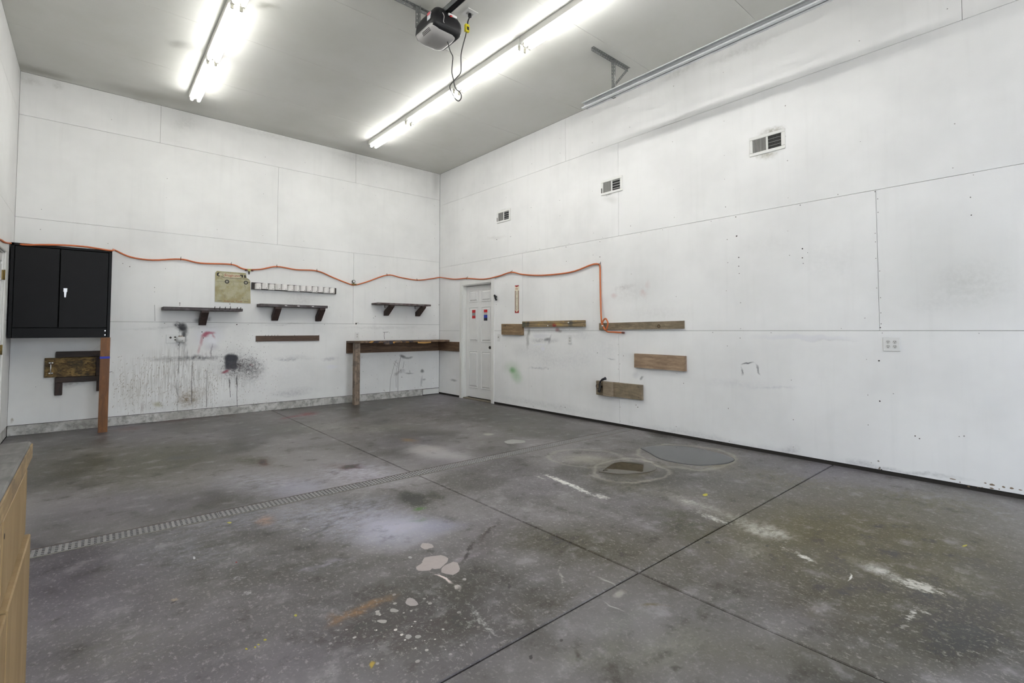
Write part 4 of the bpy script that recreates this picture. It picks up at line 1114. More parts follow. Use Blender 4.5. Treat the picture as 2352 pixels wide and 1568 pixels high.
m.tube([p_top, p_top + Vector((0, 0, -0.03))], 0.017, 8)
m.tube(smooth_path([p_top + Vector((0, 0, -0.03)), at_depth(1075, 48, Ds), p_ad]), 0.006, 6)
build('plug', m, M_BLACKP, ct)
m = MB()
c = (p_ad + p_ab) / 2
m.box((c.x - 0.024, c.y - 0.016, p_ab.z), (c.x + 0.024, c.y + 0.016, p_ad.z), 0.006)
ad = build('yellow_adapter', m, plain('yellow_plastic', (206, 192, 28), 0.4), ct)
build('face', MB().box((c.x - 0.012, c.y - 0.018, p_ab.z + 0.014), (c.x + 0.012, c.y - 0.015, p_ad.z - 0.03)), M_BLACKP, ad)
pts = [p_ab] + [at_depth(x, y, Ds + (Dm - Ds) * t) for x, y, t in [(1069, 84, 0), (1063.5, 104, 0), (1059, 126, .05), (1059, 150, .1), (1058, 167, .15), (1050, 177, .2), (1042, 186, .3), (1034, 196, .35), (1034, 204, .4), (1039, 215, .45), (1045, 226, .5), (1053, 232, .52), (1059, 226, .55), (1059, 217, .55), (1054, 209, .6), (1047, 204, .65), (1043, 192, .7), (1042, 184, .75), (1038, 167, .8), (1039, 145, .85), (1040, 130, .9), (1034, 117, .95), (1030, 103, 1), (1028, 96, 1)]]
build('flex', MB().tube(smooth_path(pts, 4), 0.0052, 6), plain('grey_flex', (62, 62, 60), 0.6), ct)

# ================================================================== back wall things
# --- black steel cabinet on the post
M_CAB = M_BLACK
cx0, cx1, cyf, cz0, cz1 = -5.812, -4.945, 0.42, 1.137, 2.196
cab = thing('storage_cabinet', ((cx0 + cx1) / 2, -0.21, cz0), 'black steel cabinet with two doors hung beside the corner', 'cabinet')
m = MB(FR_B)
m.box((cx0, cz0 + 0.11, 0.002), (cx1, cz1, 0.012))
m.box((cx0, cz0, 0.002), (cx0 + 0.03, cz1, cyf), 0.003); m.box((cx1 - 0.03, cz0, 0.002), (cx1, cz1, cyf), 0.003)
m.box((cx0, cz1 - 0.03, 0.002), (cx1, cz1, cyf), 0.003); m.box((cx0, cz0 + 0.11, 0.002), (cx1, cz0 + 0.13, cyf - 0.02))
build('body', m, M_CAB, cab)
build('base_panel', MB(FR_B).box((cx0 + 0.03, cz0, 0.02), (cx1 - 0.03, cz0 + 0.112, cyf - 0.004), 0.003), M_CAB, cab)
xm = -5.408
for a, b in ((cx0 + 0.033, xm - 0.003), (xm + 0.003, cx1 - 0.033)):
    dr_ = build('door', MB(FR_B).box((a, cz0 + 0.116, cyf - 0.024), (b, cz1 - 0.034, cyf + 0.002), 0.004), M_CAB, cab)
hu, hz = BW(150, 668, -0.43)
m = MB(FR_B)
m.box((hu - 0.018, hz - 0.012, cyf + 0.002), (hu + 0.018, hz + 0.035, cyf + 0.010), 0.004)
m.prism([(hu - 0.013, hz + 0.03), (hu - 0.006, hz - 0.075), (hu + 0.006, hz - 0.075), (hu + 0.015, hz + 0.03)], cyf + 0.012, cyf + 0.022)
m.tube([(hu, hz + 0.015, cyf + 0.008), (hu, hz + 0.015, cyf + 0.02)], 0.012, 10)
build('handle', m, M_CHROME, dr_)
for z in (cz0 + 0.03, cz0 + 0.08):
    build('rivet', MB(FR_B).disc((cx1 - 0.045, z), 0.006, cyf - 0.004, cyf - 0.001, 8), M_CHROME, cab)
ps = MB(FR_B)
ps.prism([(-5.030, 0.0), (-4.940, 0.0), (-4.938, cz0 - 0.001), (-5.028, cz0 - 0.001)], cyf - 0.04, cyf)
post = build('wooden_post', ps, wood('red_brown_post', (104, 64, 30), (138, 90, 44), 2, rough=0.5))
tag(post, 'red-brown wooden post propping up the black cabinet', 'post')
tz = BW(238, 821, -0.42)[1]
build('blue_tape', MB(FR_B).box((-5.031, tz - 0.013, cyf - 0.041), (-4.937, tz + 0.013, cyf + 0.001)), plain('blue_tape', (44, 56, 170), 0.6), post)

# --- hatch with sliding chipboard panel and handle
nt = NT('chipboard')
g = nt.n('ShaderNodeNewGeometry').outputs[0]
vo = nt.n('ShaderNodeTexVoronoi', None, Vector=nt.n('ShaderNodeVectorMath', {'operation': 'ADD'}, i0=nt.scaled(g, (28, 28, 60)), i1=nt.scaled(nt.noise(g, 6.0, 3, 0.6, True), (4, 4, 4))).outputs[0], Scale=1.0)
cc = nt.n('ShaderNodeSeparateColor', None, Color=vo.outputs['Color']).outputs[0]
col = nt.mix(cc, lin((74, 56, 30)), lin((150, 122, 72)))
col = nt.mix(nt.remap(nt.noise(g, 7.0, 5, 0.7), 0.48, 0.66, 0, 0.8), col, lin((46, 42, 34)))
M_OSB = nt.out(col, 0.75)
M_DKWOOD = wood('dark_stained_timber', (30, 20, 14), (58, 40, 28), 0, rough=0.6)
hb = thing('sliding_hatch', (-5.25, -0.02, 0.44), 'dark-framed chipboard hatch with a chrome pull under the black cabinet', 'hatch')
build('rail', MB(FR_B).box((-5.432, 0.895, 0.0005), (-5.012, 0.966, 0.055), 0.003), M_DKWOOD, hb)
build('rail', MB(FR_B).box((-5.432, 0.590, 0.0005), (-5.012, 0.655, 0.055), 0.003), M_DKWOOD, hb)
build('stile', MB(FR_B).box((-5.060, 0.655, 0.0005), (-5.012, 0.895, 0.042), 0.003), M_DKWOOD, hb)
build('leg', MB(FR_B).box((-5.432, 0.440, 0.0005), (-5.366, 0.590, 0.045), 0.003), wood('dark_leg', (30, 20, 14), (56, 34, 24), 2), hb)
build('leg', MB(FR_B).box((-5.052, 0.462, 0.0005), (-5.014, 0.590, 0.045), 0.003), wood('dark_leg', (30, 20, 14), (56, 34, 24), 2), hb)
pn = build('sliding_panel', MB(FR_B).box((-5.528, 0.658, 0.012), (-5.062, 0.892, 0.032), 0.003), M_OSB, hb)
build('panel_batten', MB(FR_B).box((-5.528, 0.660, 0.0325), (-5.434, 0.890, 0.040), 0.004), M_OSB, pn)
hu, hz = BW(117, 845, -0.04)
m = MB(FR_B)
for s in (-1, 1):
    m.box((hu - 0.020, hz + s * 0.062 - 0.008, 0.040), (hu + 0.020, hz + s * 0.062 + 0.008, 0.046), 0.002)
m.tube(smooth_path([(hu, hz - 0.062, 0.044), (hu, hz - 0.045, 0.066), (hu, hz, 0.074), (hu, hz + 0.045, 0.066), (hu, hz + 0.062, 0.044)]), 0.006, 8)
build('pull_handle', m, M_CHROME, pn)
pp = MB(FR_B).prism([BW(211, 805.5), BW(231, 805), BW(231, 790)], 0.001, 0.003)
tag(build('paper_scrap', pp, M_PLASTIC), 'torn white paper corner sticking up behind the red-brown post', 'paper')

# --- tin sign shaped like a delivery van
sg = thing('van_sign', (-3.55, -0.006, 1.62), 'yellowed van-shaped tin sign with red lettering under the orange hose', 'sign')
nt = NT('yellowed_sign')
g = nt.n('ShaderNodeNewGeometry').outputs[0]
col = nt.mix(nt.remap(nt.noise(g, 7.0, 5, 0.65), 0.4, 0.65, 0, 1), lin((176, 171, 140)), lin((158, 148, 106)))
col = nt.mix(nt.remap(nt.noise(nt.scaled(g, (26, 26, 12)), 1.0, 5, 0.7), 0.56, 0.72, 0, 0.75), col, lin((108, 104, 84)))
col = nt.mix(nt.remap(nt.noise(nt.scaled(g, (40, 40, 20)), 1.0, 3, 0.7), 0.6, 0.75, 0, 0.7), col, lin((190, 188, 168)))
M_SIGN = nt.out(col, 0.5)
outl = [(493.2, 693), (494.5, 626), (498, 622), (564.5, 627), (566.5, 638), (571, 641), (574.5, 645), (575.3, 697)]
S = lambda x, y: BW(x, y)
plate = build('plate', MB(FR_B).prism([S(*p) for p in outl], 0.002, 0.006), M_SIGN, sg)
M_SBLK = plain('sign_black', (46, 42, 36), 0.6); M_SRED = plain('sign_red', (150, 52, 44), 0.6); M_SCRM = plain('sign_cream', (196, 188, 158), 0.6)
n0 = 0.0062
c1 = S(533, 632)
build('upper_band', MB(FR_B).prism([S(513, 627), S(551, 629.5), S(551.5, 638.2), S(515, 637)], 0.0058, 0.0064), M_SCRM, plate)
build('lettering', MB(FR_B).text('Snap-on', S(532, 632.6), 0.055, 0.0068, shear=0.25, wide=1.15), M_SRED, plate)
m = MB(FR_B)
ec = S(502.5, 630); er = 0.027
m.prism([(ec[0] + er * math.cos(a), ec[1] + 1.05 * er * math.sin(a)) for a in np.linspace(math.pi * 0.35, math.pi * 1.75, 14)] + [(ec[0] + 0.006, ec[1] - 0.002)], 0.0058, 0.0066)
build('round_emblem', m, M_SBLK, plate)
m = MB(FR_B)
for ox, oz, r in ((0.012, 0.008, 0.013), (0.020, -0.008, 0.011), (0.004, -0.006, 0.010), (0.032, 0.002, 0.009)):
    m.disc((ec[0] + ox, ec[1] + oz), r, 0.0066, 0.0072, 9)
build('emblem_figure', m, M_SCRM, plate)
m = MB(FR_B)
m.prism([S(551, 631), S(558, 631.4), S(558, 637.5), S(555, 637.4), S(554.5, 634), S(551, 633)], 0.0058, 0.0068)
m.prism([S(560.5, 631.5), S(563.8, 631.8), S(565.3, 638), S(560.5, 637.8)], 0.0058, 0.0068)
build('cab_windows', m, M_SBLK, plate)
m = MB(FR_B)
for a, b, w in (((508, 635), (516, 637.5), 1.0), ((516, 637.3), (572, 641.5), 0.8), ((496, 638), (510, 638.5), 0.4), ((496, 646), (574, 648.3), 0.35), ((570, 648.5), (574, 648.5), 1.0), ((571.5, 641.5), (573.8, 645), 0.7)):
    A, B = S(*a), S(*b); ww = w / 330
    m.prism([(A[0], A[1] - ww), (B[0], B[1] - ww), (B[0], B[1] + ww), (A[0], A[1] + ww)], 0.0058, 0.0067)
build('body_lines', m, M_SBLK, plate)
for x, y in ((521.2, 646.7), (564.5, 649)):
    c = S(x, y)
    w = build('wheel', MB(FR_B).disc(c, 0.029, 0.0058, 0.0072, 20), M_SBLK, plate)
    build('hub', MB(FR_B).disc(c, 0.016, 0.0072, 0.0078, 14), plain('sign_grey', (150, 148, 134), 0.6), w)
build('lower_lettering', MB(FR_B).text('Snap-on', S(525.5, 691.3), 0.036, 0.0064, shear=0.2, wide=1.1), plain('sign_rust', (140, 78, 46), 0.6), plate)
build('lower_lettering', MB(FR_B).text('Tools', S(548.5, 692.3), 0.036, 0.0064, shear=0.2, wide=1.1), plain('sign_rust', (140, 78, 46), 0.6), plate)
for xs_, xe, y in ((499, 509, 690.4), (560, 570, 692.8)):
    x = xs_; m = MB(FR_B)
    while x < xe:
        A = S(x, y); m.box((A[0], A[1] - 0.004, 0.0058), (A[0] + 0.006, A[1] + 0.004, 0.0064)); x += 1.5
    build('small_print', m, plain('sign_brown', (96, 82, 58), 0.6), plate)

# --- rack of white cups
rk = thing('cup_rack', (-2.68, -0.03, 1.82), 'dark board with a row of thirteen white half-round cups', 'rack')
bl, br_ = BW(578, 656, -0.02), BW(772, 669, -0.02)
zt0, zb0 = BW(578, 648, -0.02)[1], BW(578, 664, -0.02)[1]
zt1, zb1 = BW(772, 661.5, -0.02)[1], BW(772, 675, -0.02)[1]
build('back_board', MB(FR_B).prism([(bl[0], zb0), (br_[0], zb1), (br_[0], zt1), (bl[0], zt0)], 0.001, 0.026), wood('rack_board', (38, 32, 28), (62, 54, 48), 0), rk)
n = 13
ua, ub = BW(586, 657, -0.06)[0], BW(770, 669, -0.06)[0]
pitch = (ub - ua) / n
cuph = 0.082
cup0 = None
for k in range(n):
    uc = ua + pitch * (k + 0.5)
    t = (uc - ua) / (ub - ua)
    zb = zb0 + (zb1 - zb0) * t + 0.004 + (0.006 if k in (1, 3, 4, 7, 8, 10) else 0.0)
    if cup0 is None:
        m = MB(FR_B)
        R0 = pitch * 0.49; N = 10
        v = []; f = []
        for j, (rr, zz) in enumerate(((R0, 0), (R0, cuph), (R0 - 0.003, cuph), (R0 - 0.003, 0.003))):
            for i in range(N + 1):
                a = math.pi * i / N
                v.append((uc - rr * math.cos(a) * 1.0, zb + zz + (0.008 * math.sin(a) if j in (1, 2) else 0), 0.026 + 0.055 * math.sin(a) * rr / R0))
        for j in range(3):
            for i in range(N):
                f.append([j * (N + 1) + i, j * (N + 1) + i + 1, (j + 1) * (N + 1) + i + 1, (j + 1) * (N + 1) + i])
        f.append([i for i in range(N + 1)])
        m.add(v, f, True)
        cup0 = build('cup', m, plain('cup_plastic', (224, 222, 220), 0.4, var=0.05), rk, fix=False)
        sc0 = build('screw', MB(FR_B).disc((uc + 0.012, zb + 0.016), 0.005, 0.076, 0.082, 6), M_HOLE, cup0)
        uc0, zbf = uc, zb
    else:
        c = copy_tree(cup0, None, rk)
        c.location = Vector((uc - uc0, 0, zb - zbf))

# --- three bracketed shelves
M_SHELF = wood('greyed_dark_shelf', (44, 38, 38), (84, 76, 76), 0, grime=(120, 116, 118), grime_amt=0.35)
M_BRKT = wood('stained_bracket', (40, 26, 22), (66, 46, 40), 2)
def shelf(u0, u1, z0, z1, depth, label, brackets, mat, bw=0.088, drop_=0.19):
    root = thing('bracket_shelf', ((u0 + u1) / 2, -depth / 2, z0 - drop_), label, 'shelf', None)
    build('board', MB(FR_B).box((u0, z0, 0.0008), (u1, z1, depth), 0.003), mat, root)
    for (xb, lean) in brackets:
        m = MB(FR_B)
        poly = [(0.0, -drop_), (0.0, -drop_ + 0.075), (depth - 0.055, -0.001), (depth - 0.005, -0.001), (depth - 0.005, -0.03), (0.030, -drop_)]
        # diagonal brace: extrude the side profile across its width
        v = [(xb + s * bw / 2, z0 + p[1], 0.001 + p[0]) for s in (-1, 1) for p in poly]
        k = len(poly)
        m.add(v, [list(range(k))[::-1], list(range(k, 2 * k))] + [[i, (i + 1) % k, k + (i + 1) % k, k + i] for i in range(k)])
        build('bracket', m, M_BRKT, root)
    return root
D1 = 0.24
b = BW(464, 748, 0)[0]
s1 = shelf(BW(375, 710, -D1)[0], BW(558, 715, -D1)[0], BW(460, 712.8, -D1)[1], BW(460, 706, -D1)[1], D1, 'dark shelf on one bracket with pegs along its front edge', [(b, 0)], M_SHELF, 0.088, 0.2)
zz = BW(460, 706, -D1)[1]
for x in (493, 504, 517, 528, 544, 552):
    u = BW(x, 708, -D1)[0]
    build('peg', MB(FR_B).tube([(u, zz - 0.02, D1 - 0.001), (u + rng.uniform(0, 0.008), zz + 0.018, D1 + 0.014)], 0.005, 6), M_HOLE, s1)
D2 = 0.22
s2 = shelf(BW(598, 703, -D2)[0], BW(753, 706, -D2)[0], BW(675, 705.5, -D2)[1], BW(675, 699.5, -D2)[1], D2, 'dark shelf on two brackets beneath the rack of white cups', [(BW(630, 736, 0)[0], 0), (BW(730, 738, 0)[0], 0)], M_SHELF, 0.088, 0.205)
zs = BW(675, 702, -D2)[1]
for x in (657, 686, 719):
    u = BW(x, 703, -D2)[0]
    build('paint_mark', MB(FR_B).box((u - 0.018, zs - 0.007, D2 - 0.001), (u + 0.016, zs + 0.004, D2 + 0.0006)), M_PLASTIC, s2)
u = BW(753, 706, -D2)[0]
build('nail', MB(FR_B).tube([(u - 0.01, zs, D2 - 0.03), (u + 0.05, zs, D2 - 0.03)], 0.002, 5), M_STEEL_D, s2)
D3 = 0.26
s3 = shelf(BW(868, 698, -D3)[0], BW(990, 701, -D3)[0], BW(930, 700.8, -D3)[1], BW(930, 696.8, -D3)[1], D3, 'brown shelf on two brackets above the workbench', [(BW(886, 724, 0)[0], 0), (BW(958, 724, 0)[0], 0)], wood('brown_shelf', (52, 40, 38), (92, 76, 72), 0, grime=(176, 172, 170), grime_amt=0.3), 0.082, 0.185)
zs = BW(930, 701, -D3)[1]
for x in (887, 957, 974):
    u = BW(x, 705, -D3)[0]
    build('hook', MB(FR_B).tube([(u, zs, D3 - 0.06), (u, zs - 0.045, D3 - 0.06), (u, zs - 0.05, D3 - 0.045)], 0.006, 6), M_HOLE, s3)

# --- board with nails
us, ue = BW(588, 778, -0.02)[0], BW(733.5, 777, -0.02)[0]
z1_, z0_ = BW(588, 771, -0.02)[1], BW(588, 784, -0.02)[1]
nb = thing('nail_board', ((us + ue) / 2, -0.02, z0_), 'brown wooden strip with bent nails below the dark shelf', 'board')
build('strip', MB(FR_B).box((us, z0_, 0.0006), (ue, z1_, 0.022), 0.002), wood('strip_brown', (64, 48, 38), (104, 80, 62), 0), nb)
for x in (609, 616, 624, 631, 639, 677, 731):
    u = BW(x, 770, -0.02)[0]
    build('nail', MB(FR_B).tube([(u, z1_ - 0.012, 0.02), (u + rng.uniform(-0.01, 0.01), z1_ + 0.012, 0.036)], 0.0025, 5), M_HOLE, nb)

# --- sockets and switches
def socket(name, frame, uc, zc, label, gangs=1, kind='duplex', w=0.072, h=0.118, cat='socket', group=None):
    pw = w + 0.046 * (gangs - 1)
    o_ = MB(frame).P((uc, zc - h / 2, 0))
    root = thing(name, o_, label, cat, group)
    build('plate', MB(frame).box((uc - pw / 2, zc - h / 2, 0.0003), (uc + pw / 2, zc + h / 2, 0.007), 0.003), M_PLASTIC, root)
    if kind == 'duplex':
        for g_ in range(gangs):
            ug = uc + (g_ - (gangs - 1) / 2) * 0.046
            for s in (-1, 1):
                zc2 = zc + s * 0.0195
                rc = build('receptacle', MB(frame).disc((ug, zc2), 0.0165, 0.0066, 0.009, 14), plain('socket_face', (206, 206, 202), 0.45), root)
                m = MB(frame)
                m.box((ug - 0.0075, zc2 + 0.001, 0.0088), (ug - 0.0045, zc2 + 0.009, 0.0094)); m.box((ug + 0.0045, zc2 + 0.001, 0.0088), (ug + 0.0075, zc2 + 0.009, 0.0094))
                m.disc((ug, zc2 - 0.007), 0.0032, 0.0088, 0.0094, 8)
                build('slots', m, M_SLOT, rc)
    elif kind == 'switch':
        build('toggle', MB(frame).box((uc - 0.005, zc - 0.004, 0.006), (uc + 0.005, zc + 0.016, 0.018), 0.002), plain('dirty_toggle', (96, 92, 86), 0.5), root)
    return root
uc, zc = RW(2048, 790.5)
socket('power_socket', FR_R, uc, zc, 'double-width white socket plate with four outlets on the long wall', 2)
uc, zc = RW(1309.5, 779.5)
socket('power_socket', FR_R, uc, zc, 'white socket plate below the paint-daubed board', 1)
uc, zc = RW(1146, 775)
socket('light_switch', FR_R, uc, zc, 'white light switch between the door and a short brown board', 1, 'switch', cat='switch')
uc, zc = BW(820, 770.5)
socket('power_socket', FR_B, uc, zc, 'white socket plate above the left end of the workbench', 1)
# double box with a pipe cup over one half
uc, zc = BW(398, 778)
so2 = socket('power_socket', FR_B, uc - 0.01, zc, 'scuffed double socket plate beside a white pipe-end cup', 2, 'none', 0.10, 0.118)
m = MB(FR_B)
m.disc(BW(391.5, 775), 0.014, 0.0066, 0.0095, 10); m.disc(BW(402, 774), 0.011, 0.0066, 0.0095, 10); m.disc(BW(402, 780), 0.009, 0.0066, 0.0095, 10)
build('dark_outlets', m, M_HOLE, so2)
cu_, cz_ = BW(414, 778)
cp = thing('pipe_cup', (cu_, -0.06, cz_ - 0.05), 'white pipe-end cup holding two pale plugs beside the scuffed socket', 'cup')
m = MB(FR_B)
N = 20; Rc = 0.048
v = []; f = []
for (rr, zz) in ((Rc - 0.004, -0.045), (Rc, -0.045), (Rc, 0.03), (Rc - 0.005, 0.03), (Rc - 0.005, -0.04)):
    for i in range(N):
        a = 2 * math.pi * i / N
        v.append((cu_ + rr * math.cos(a), cz_ + zz, 0.052 + rr * math.sin(a)))
for j in range(4):
    for i in range(N):
        f.append([j * N + i, j * N + (i + 1) % N, (j + 1) * N + (i + 1) % N, (j + 1) * N + i])
f.append(list(range(N))); f.append(list(range(4 * N, 5 * N))[::-1])
m.add(v, f, True)
build('cup', m, M_PLASTIC, cp)
for s in (-1, 1):
    m = MB(FR_B).tube([(cu_ + s * 0.016, cz_ - 0.03, 0.052), (cu_ + s * 0.014, cz_ + 0.045, 0.05)], [0.014, 0.012], 10)
    build('plug', m, plain('plug_pale', (172, 158, 146), 0.6), cp)
build('screw', MB(FR_B).tube([(cu_ + 0.012, cz_ - 0.025, 0.095), (cu_ + 0.012, cz_ - 0.025, 0.103)], 0.005, 6), M_HOLE, cp)

# --- workbench in the corner
BX0, BD, BZ0, BZ1 = -1.845, 0.365, 1.012, 1.046
wbch = thing('workbench', (-0.92, -0.18, 0.0), 'narrow wooden workbench with a paint-smeared edge in the corner', 'workbench')
nt = NT('bench_edge')
g = nt.n('ShaderNodeNewGeometry').outputs[0]
nx = nt.noise(nt.scaled(g, (9.0, 3.0, 6.0)), 1.0, 5, 0.65)
col = nt.mix(nt.remap(nx, 0.35, 0.65, 0, 1), lin((84, 66, 50)), lin((128, 106, 84)))
sx_ = nt.n('ShaderNodeSeparateXYZ', None, Vector=g).outputs[0]
vo = nt.n('ShaderNodeTexVoronoi', None, Vector=nt.scaled(g, (16.0, 4.0, 30.0)), Scale=1.0)
rs = nt.n('ShaderNodeSeparateColor', None, Color=vo.outputs['Color'])
pal = nt.n('ShaderNodeValToRGB', None, Fac=rs.outputs[0])
er_ = pal.color_ramp; er_.interpolation = 'CONSTANT'
for p, c in ((0.0, (40, 38, 48)), (0.22, (206, 204, 216)), (0.40, (120, 100, 82)), (0.55, (76, 66, 116)), (0.66, (60, 88, 56)), (0.74, (110, 56, 62)), (0.84, (178, 132, 62)), (0.92, (190, 188, 190))):
    if p == 0.0: er_.elements[0].color = lin(c)
    elif p == 0.92: er_.elements[1].position = p; er_.elements[1].color = lin(c)
    else:
        e = er_.elements.new(p); e.color = lin(c)
inr = nt.math('MULTIPLY', nt.remap(sx_, -1.75, -1.5, 0, 1), nt.remap(sx_, -0.75, -0.5, 1, 0))
inr = nt.math('MULTIPLY', inr, nt.remap(nt.noise(g, 9.0, 4, 0.7), 0.40, 0.55, 0.15, 1.0))
# only the front edge is smeared
yy_ = nt.n('ShaderNodeSeparateXYZ', None, Vector=g).outputs[1]
inr = nt.math('MULTIPLY', inr, nt.remap(yy_, -BD + 0.06, -BD + 0.01, 0.15, 1.0))
col = nt.mix(inr, col, pal.outputs[0])
M_BEDGE = nt.out(col, 0.6)
M_BWOOD = wood('bench_timber', (74, 54, 38), (118, 92, 68), 0)
M_LEG = wood('bench_leg_timber', (112, 97, 82), (164, 146, 128), 2, grime=(66, 57, 50), grime_amt=0.6)
build('top', MB(FR_B).box((BX0, BZ0, 0.001), (-0.001, BZ1, BD), 0.003), M_BEDGE, wbch)
build('leg', MB(FR_B).box((BX0 + 0.012, 0.0, BD - 0.115), (BX0 + 0.102, BZ0, BD - 0.022), 0.004), M_LEG, wbch)
lz = BW(800, 811)[1]
build('ledger', MB(FR_B).box((BX0, lz, 0.0006), (-0.040, BZ0 - 0.0005, 0.038), 0.003), M_BWOOD, wbch)
ue_, zt_ = RW(1053.5, 783.5, -0.02)
build('ledger', MB(FR_R).box((0.001, RW(1053, 807, -0.02)[1], 0.0006), (ue_, BZ0 - 0.0005, 0.038), 0.003), wood('bench_timber_y', (74, 54, 38), (118, 92, 68), 1), wbch)
m = MB(FR_B)
for xa, xb_, h, c in ((882, 906, 0.034, 0), (960, 990, 0.026, 1)):
    a = BW(xa, 786, -BD)[0]; b_ = BW(xb_, 786, -BD)[0]
    m2 = MB(FR_B)
    m2.prism([(a, BZ0 - h * 0.7), ((a + b_) / 2, BZ0 - h), (b_, BZ0 - h * 0.6), (b_, BZ0 + 0.004), (a, BZ0 + 0.004)], BD - 0.012, BD + 0.0012)
    build('paint_drip', m2, M_BEDGE if c == 0 else plain('ochre_paint', (176, 134, 74), 0.6), wbch)
m = MB(FR_B)
for z in (0.86, 0.93, 0.79):
    m.disc((BX0 + 0.045, z), 0.006, BD - 0.0225, BD - 0.020, 8)
build('screws', m, M_HOLE, wbch)

# --- orange hose along the walls with its hooks
M_HOSE = plain('orange_hose', (202, 110, 62), 0.45, var=0.2, scale=6)
hs = thing('air_hose', (-2.9, -0.02, 1.2), 'long orange air hose sagging from hook to hook along both walls', 'hose')
off = 0.020
def hb_(px, py, o=off):
    u, z = BW(px, py, -o); return Vector((u, -o, z))
def hr_(px, py, o=off):
    u, z = RW(px, py, -o); return Vector((-o, -u, z))
def hl_(px, py, o=off):
    q = hit(px, py, 0, LEFT_X + o); return Vector(q)
path = [hl_(-12, 545), hl_(2, 551), hl_(10, 556)]
path += [Vector((*(lambda q: (q[0], -0.432, q[1]))(BW(x, y, -0.432)),)) for x, y in ((22, 558.5), (60, 562), (100, 562), (150, 563), (200, 567), (252, 575))]
path += [Vector((-4.93, -0.34, 2.215)), Vector((-4.915, -0.10, 2.245))]
path += [hb_(x, y) for x, y in ((300, 590), (350, 597), (415, 595), (460, 604), (531, 607), (555, 616), (572, 619), (600, 618), (636, 612), (680, 619), (728, 622), (765, 637), (800, 651), (815, 654), (840, 648), (889, 631.5), (920, 637), (958, 643), (990, 640))]
path += [Vector((-0.03, -0.03, BW(1005, 637)[1])), hr_(1020, 638), hr_(1045, 641), hr_(1072, 639), hr_(1110, 641), hr_(1145, 634), hr_(1174, 625), hr_(1200, 630), hr_(1245, 632), hr_(1310, 625), hr_(1355, 609), hr_(1368, 606), hr_(1375, 607), hr_(1378, 613), hr_(1378.5, 640), hr_(1379.5, 690), hr_(1381.5, 738, 0.05), hr_(1385, 750, 0.06), hr_(1391, 758, 0.065),
         hr_(1395.5, 748, 0.075), hr_(1396, 740, 0.075), hr_(1391, 731.5, 0.075), hr_(1385, 737, 0.07), hr_(1384, 745, 0.06), hr_(1390, 756, 0.055), hr_(1396, 761.5, 0.05), hr_(1410, 762.5, 0.03), hr_(1433, 764, 0.022)]
build('hose', MB().tube(smooth_path(path, 5), 0.0105, 8), M_HOSE, hs)
e = hr_(1433, 764, 0.022)
build('hose_end', MB().tube([e + Vector((0, 0.03, 0.002)), e + Vector((0, -0.006, -0.001))], 0.0125, 8), plain('hose_ferrule', (92, 46, 38), 0.5), hs)
e1, e2 = hr_(1384, 748, 0.06), hr_(1388, 757, 0.06)
build('hose_clamp', MB().tube([hr_(1383.5, 746.5, 0.06), hr_(1385.5, 750.5, 0.06)], 0.0145, 10), M_CHROME, hs)
def hook(frame, u, z, label=None):
    m = MB(frame)
    m.tube([(u, z + 0.012, 0.0005), (u, z + 0.012, 0.032)], 0.0028, 5)
    k = 8
    m.tube([(u + 0.0, z + 0.0145 * math.cos(a), off + 0.0145 * math.sin(a)) for a in np.linspace(0, 2 * math.pi * 0.9, k)], 0.0028, 5)
    m.tube([(u, z + 0.012, 0.002), (u + 0.006, z + 0.036, 0.004)], 0.003, 5)
    return tag(build('hose_hook', m, plain('hook_iron', (66, 60, 54), 0.6, 0.5)), 'small dark wire hook on the orange hose ' + label, 'hook', 'hooks holding the orange hose')
for x, y, w in ((415, 595, 'above the pegged shelf'), (531, 607, 'right above the van-shaped sign'), (636, 612, 'above the first cups of the rack'), (728, 622, 'above the last cups of the rack'), (889, 631.5, 'above the brown shelf, nearer the gauge'), (958, 643, 'above the brown shelf, nearer the corner')):
    p = hb_(x, y); hook(FR_B, p.x, p.z, w)
for x, y, w in ((1072, 639, 'above the grey door'), (1174, 625, 'above the cream arrow sign'), (1377, 607, 'where it turns straight down')):
    p = hr_(x, y); hook(FR_R, -p.y, p.z, w)
# yellow bracket with a nozzle
p = hb_(572, 620)
hk = build('tee_fitting', MB(FR_B).prism([(p.x - 0.028, p.z + 0.016), (p.x + 0.03, p.z + 0.016), (p.x + 0.012, p.z - 0.022), (p.x - 0.008, p.z - 0.022)], 0.002, 0.034), plain('yellow_metal', (176, 162, 88), 0.5), hs)
hk['label'] = 'yellow three-way fitting'
build('nozzle', MB(FR_B).tube([(p.x + 0.002, p.z - 0.02, 0.018), (p.x + 0.002, p.z - 0.065, 0.018)], [0.011, 0.007], 8), M_HOLE, hk)
for s in (-1, 1):
    build('coupling', MB(FR_B).tube([(p.x + s * 0.03, p.z - 0.002, 0.018), (p.x + s * 0.055, p.z - 0.001, 0.019)], 0.0135, 8), plain('hose_ferrule', (92, 46, 38), 0.5), hk)
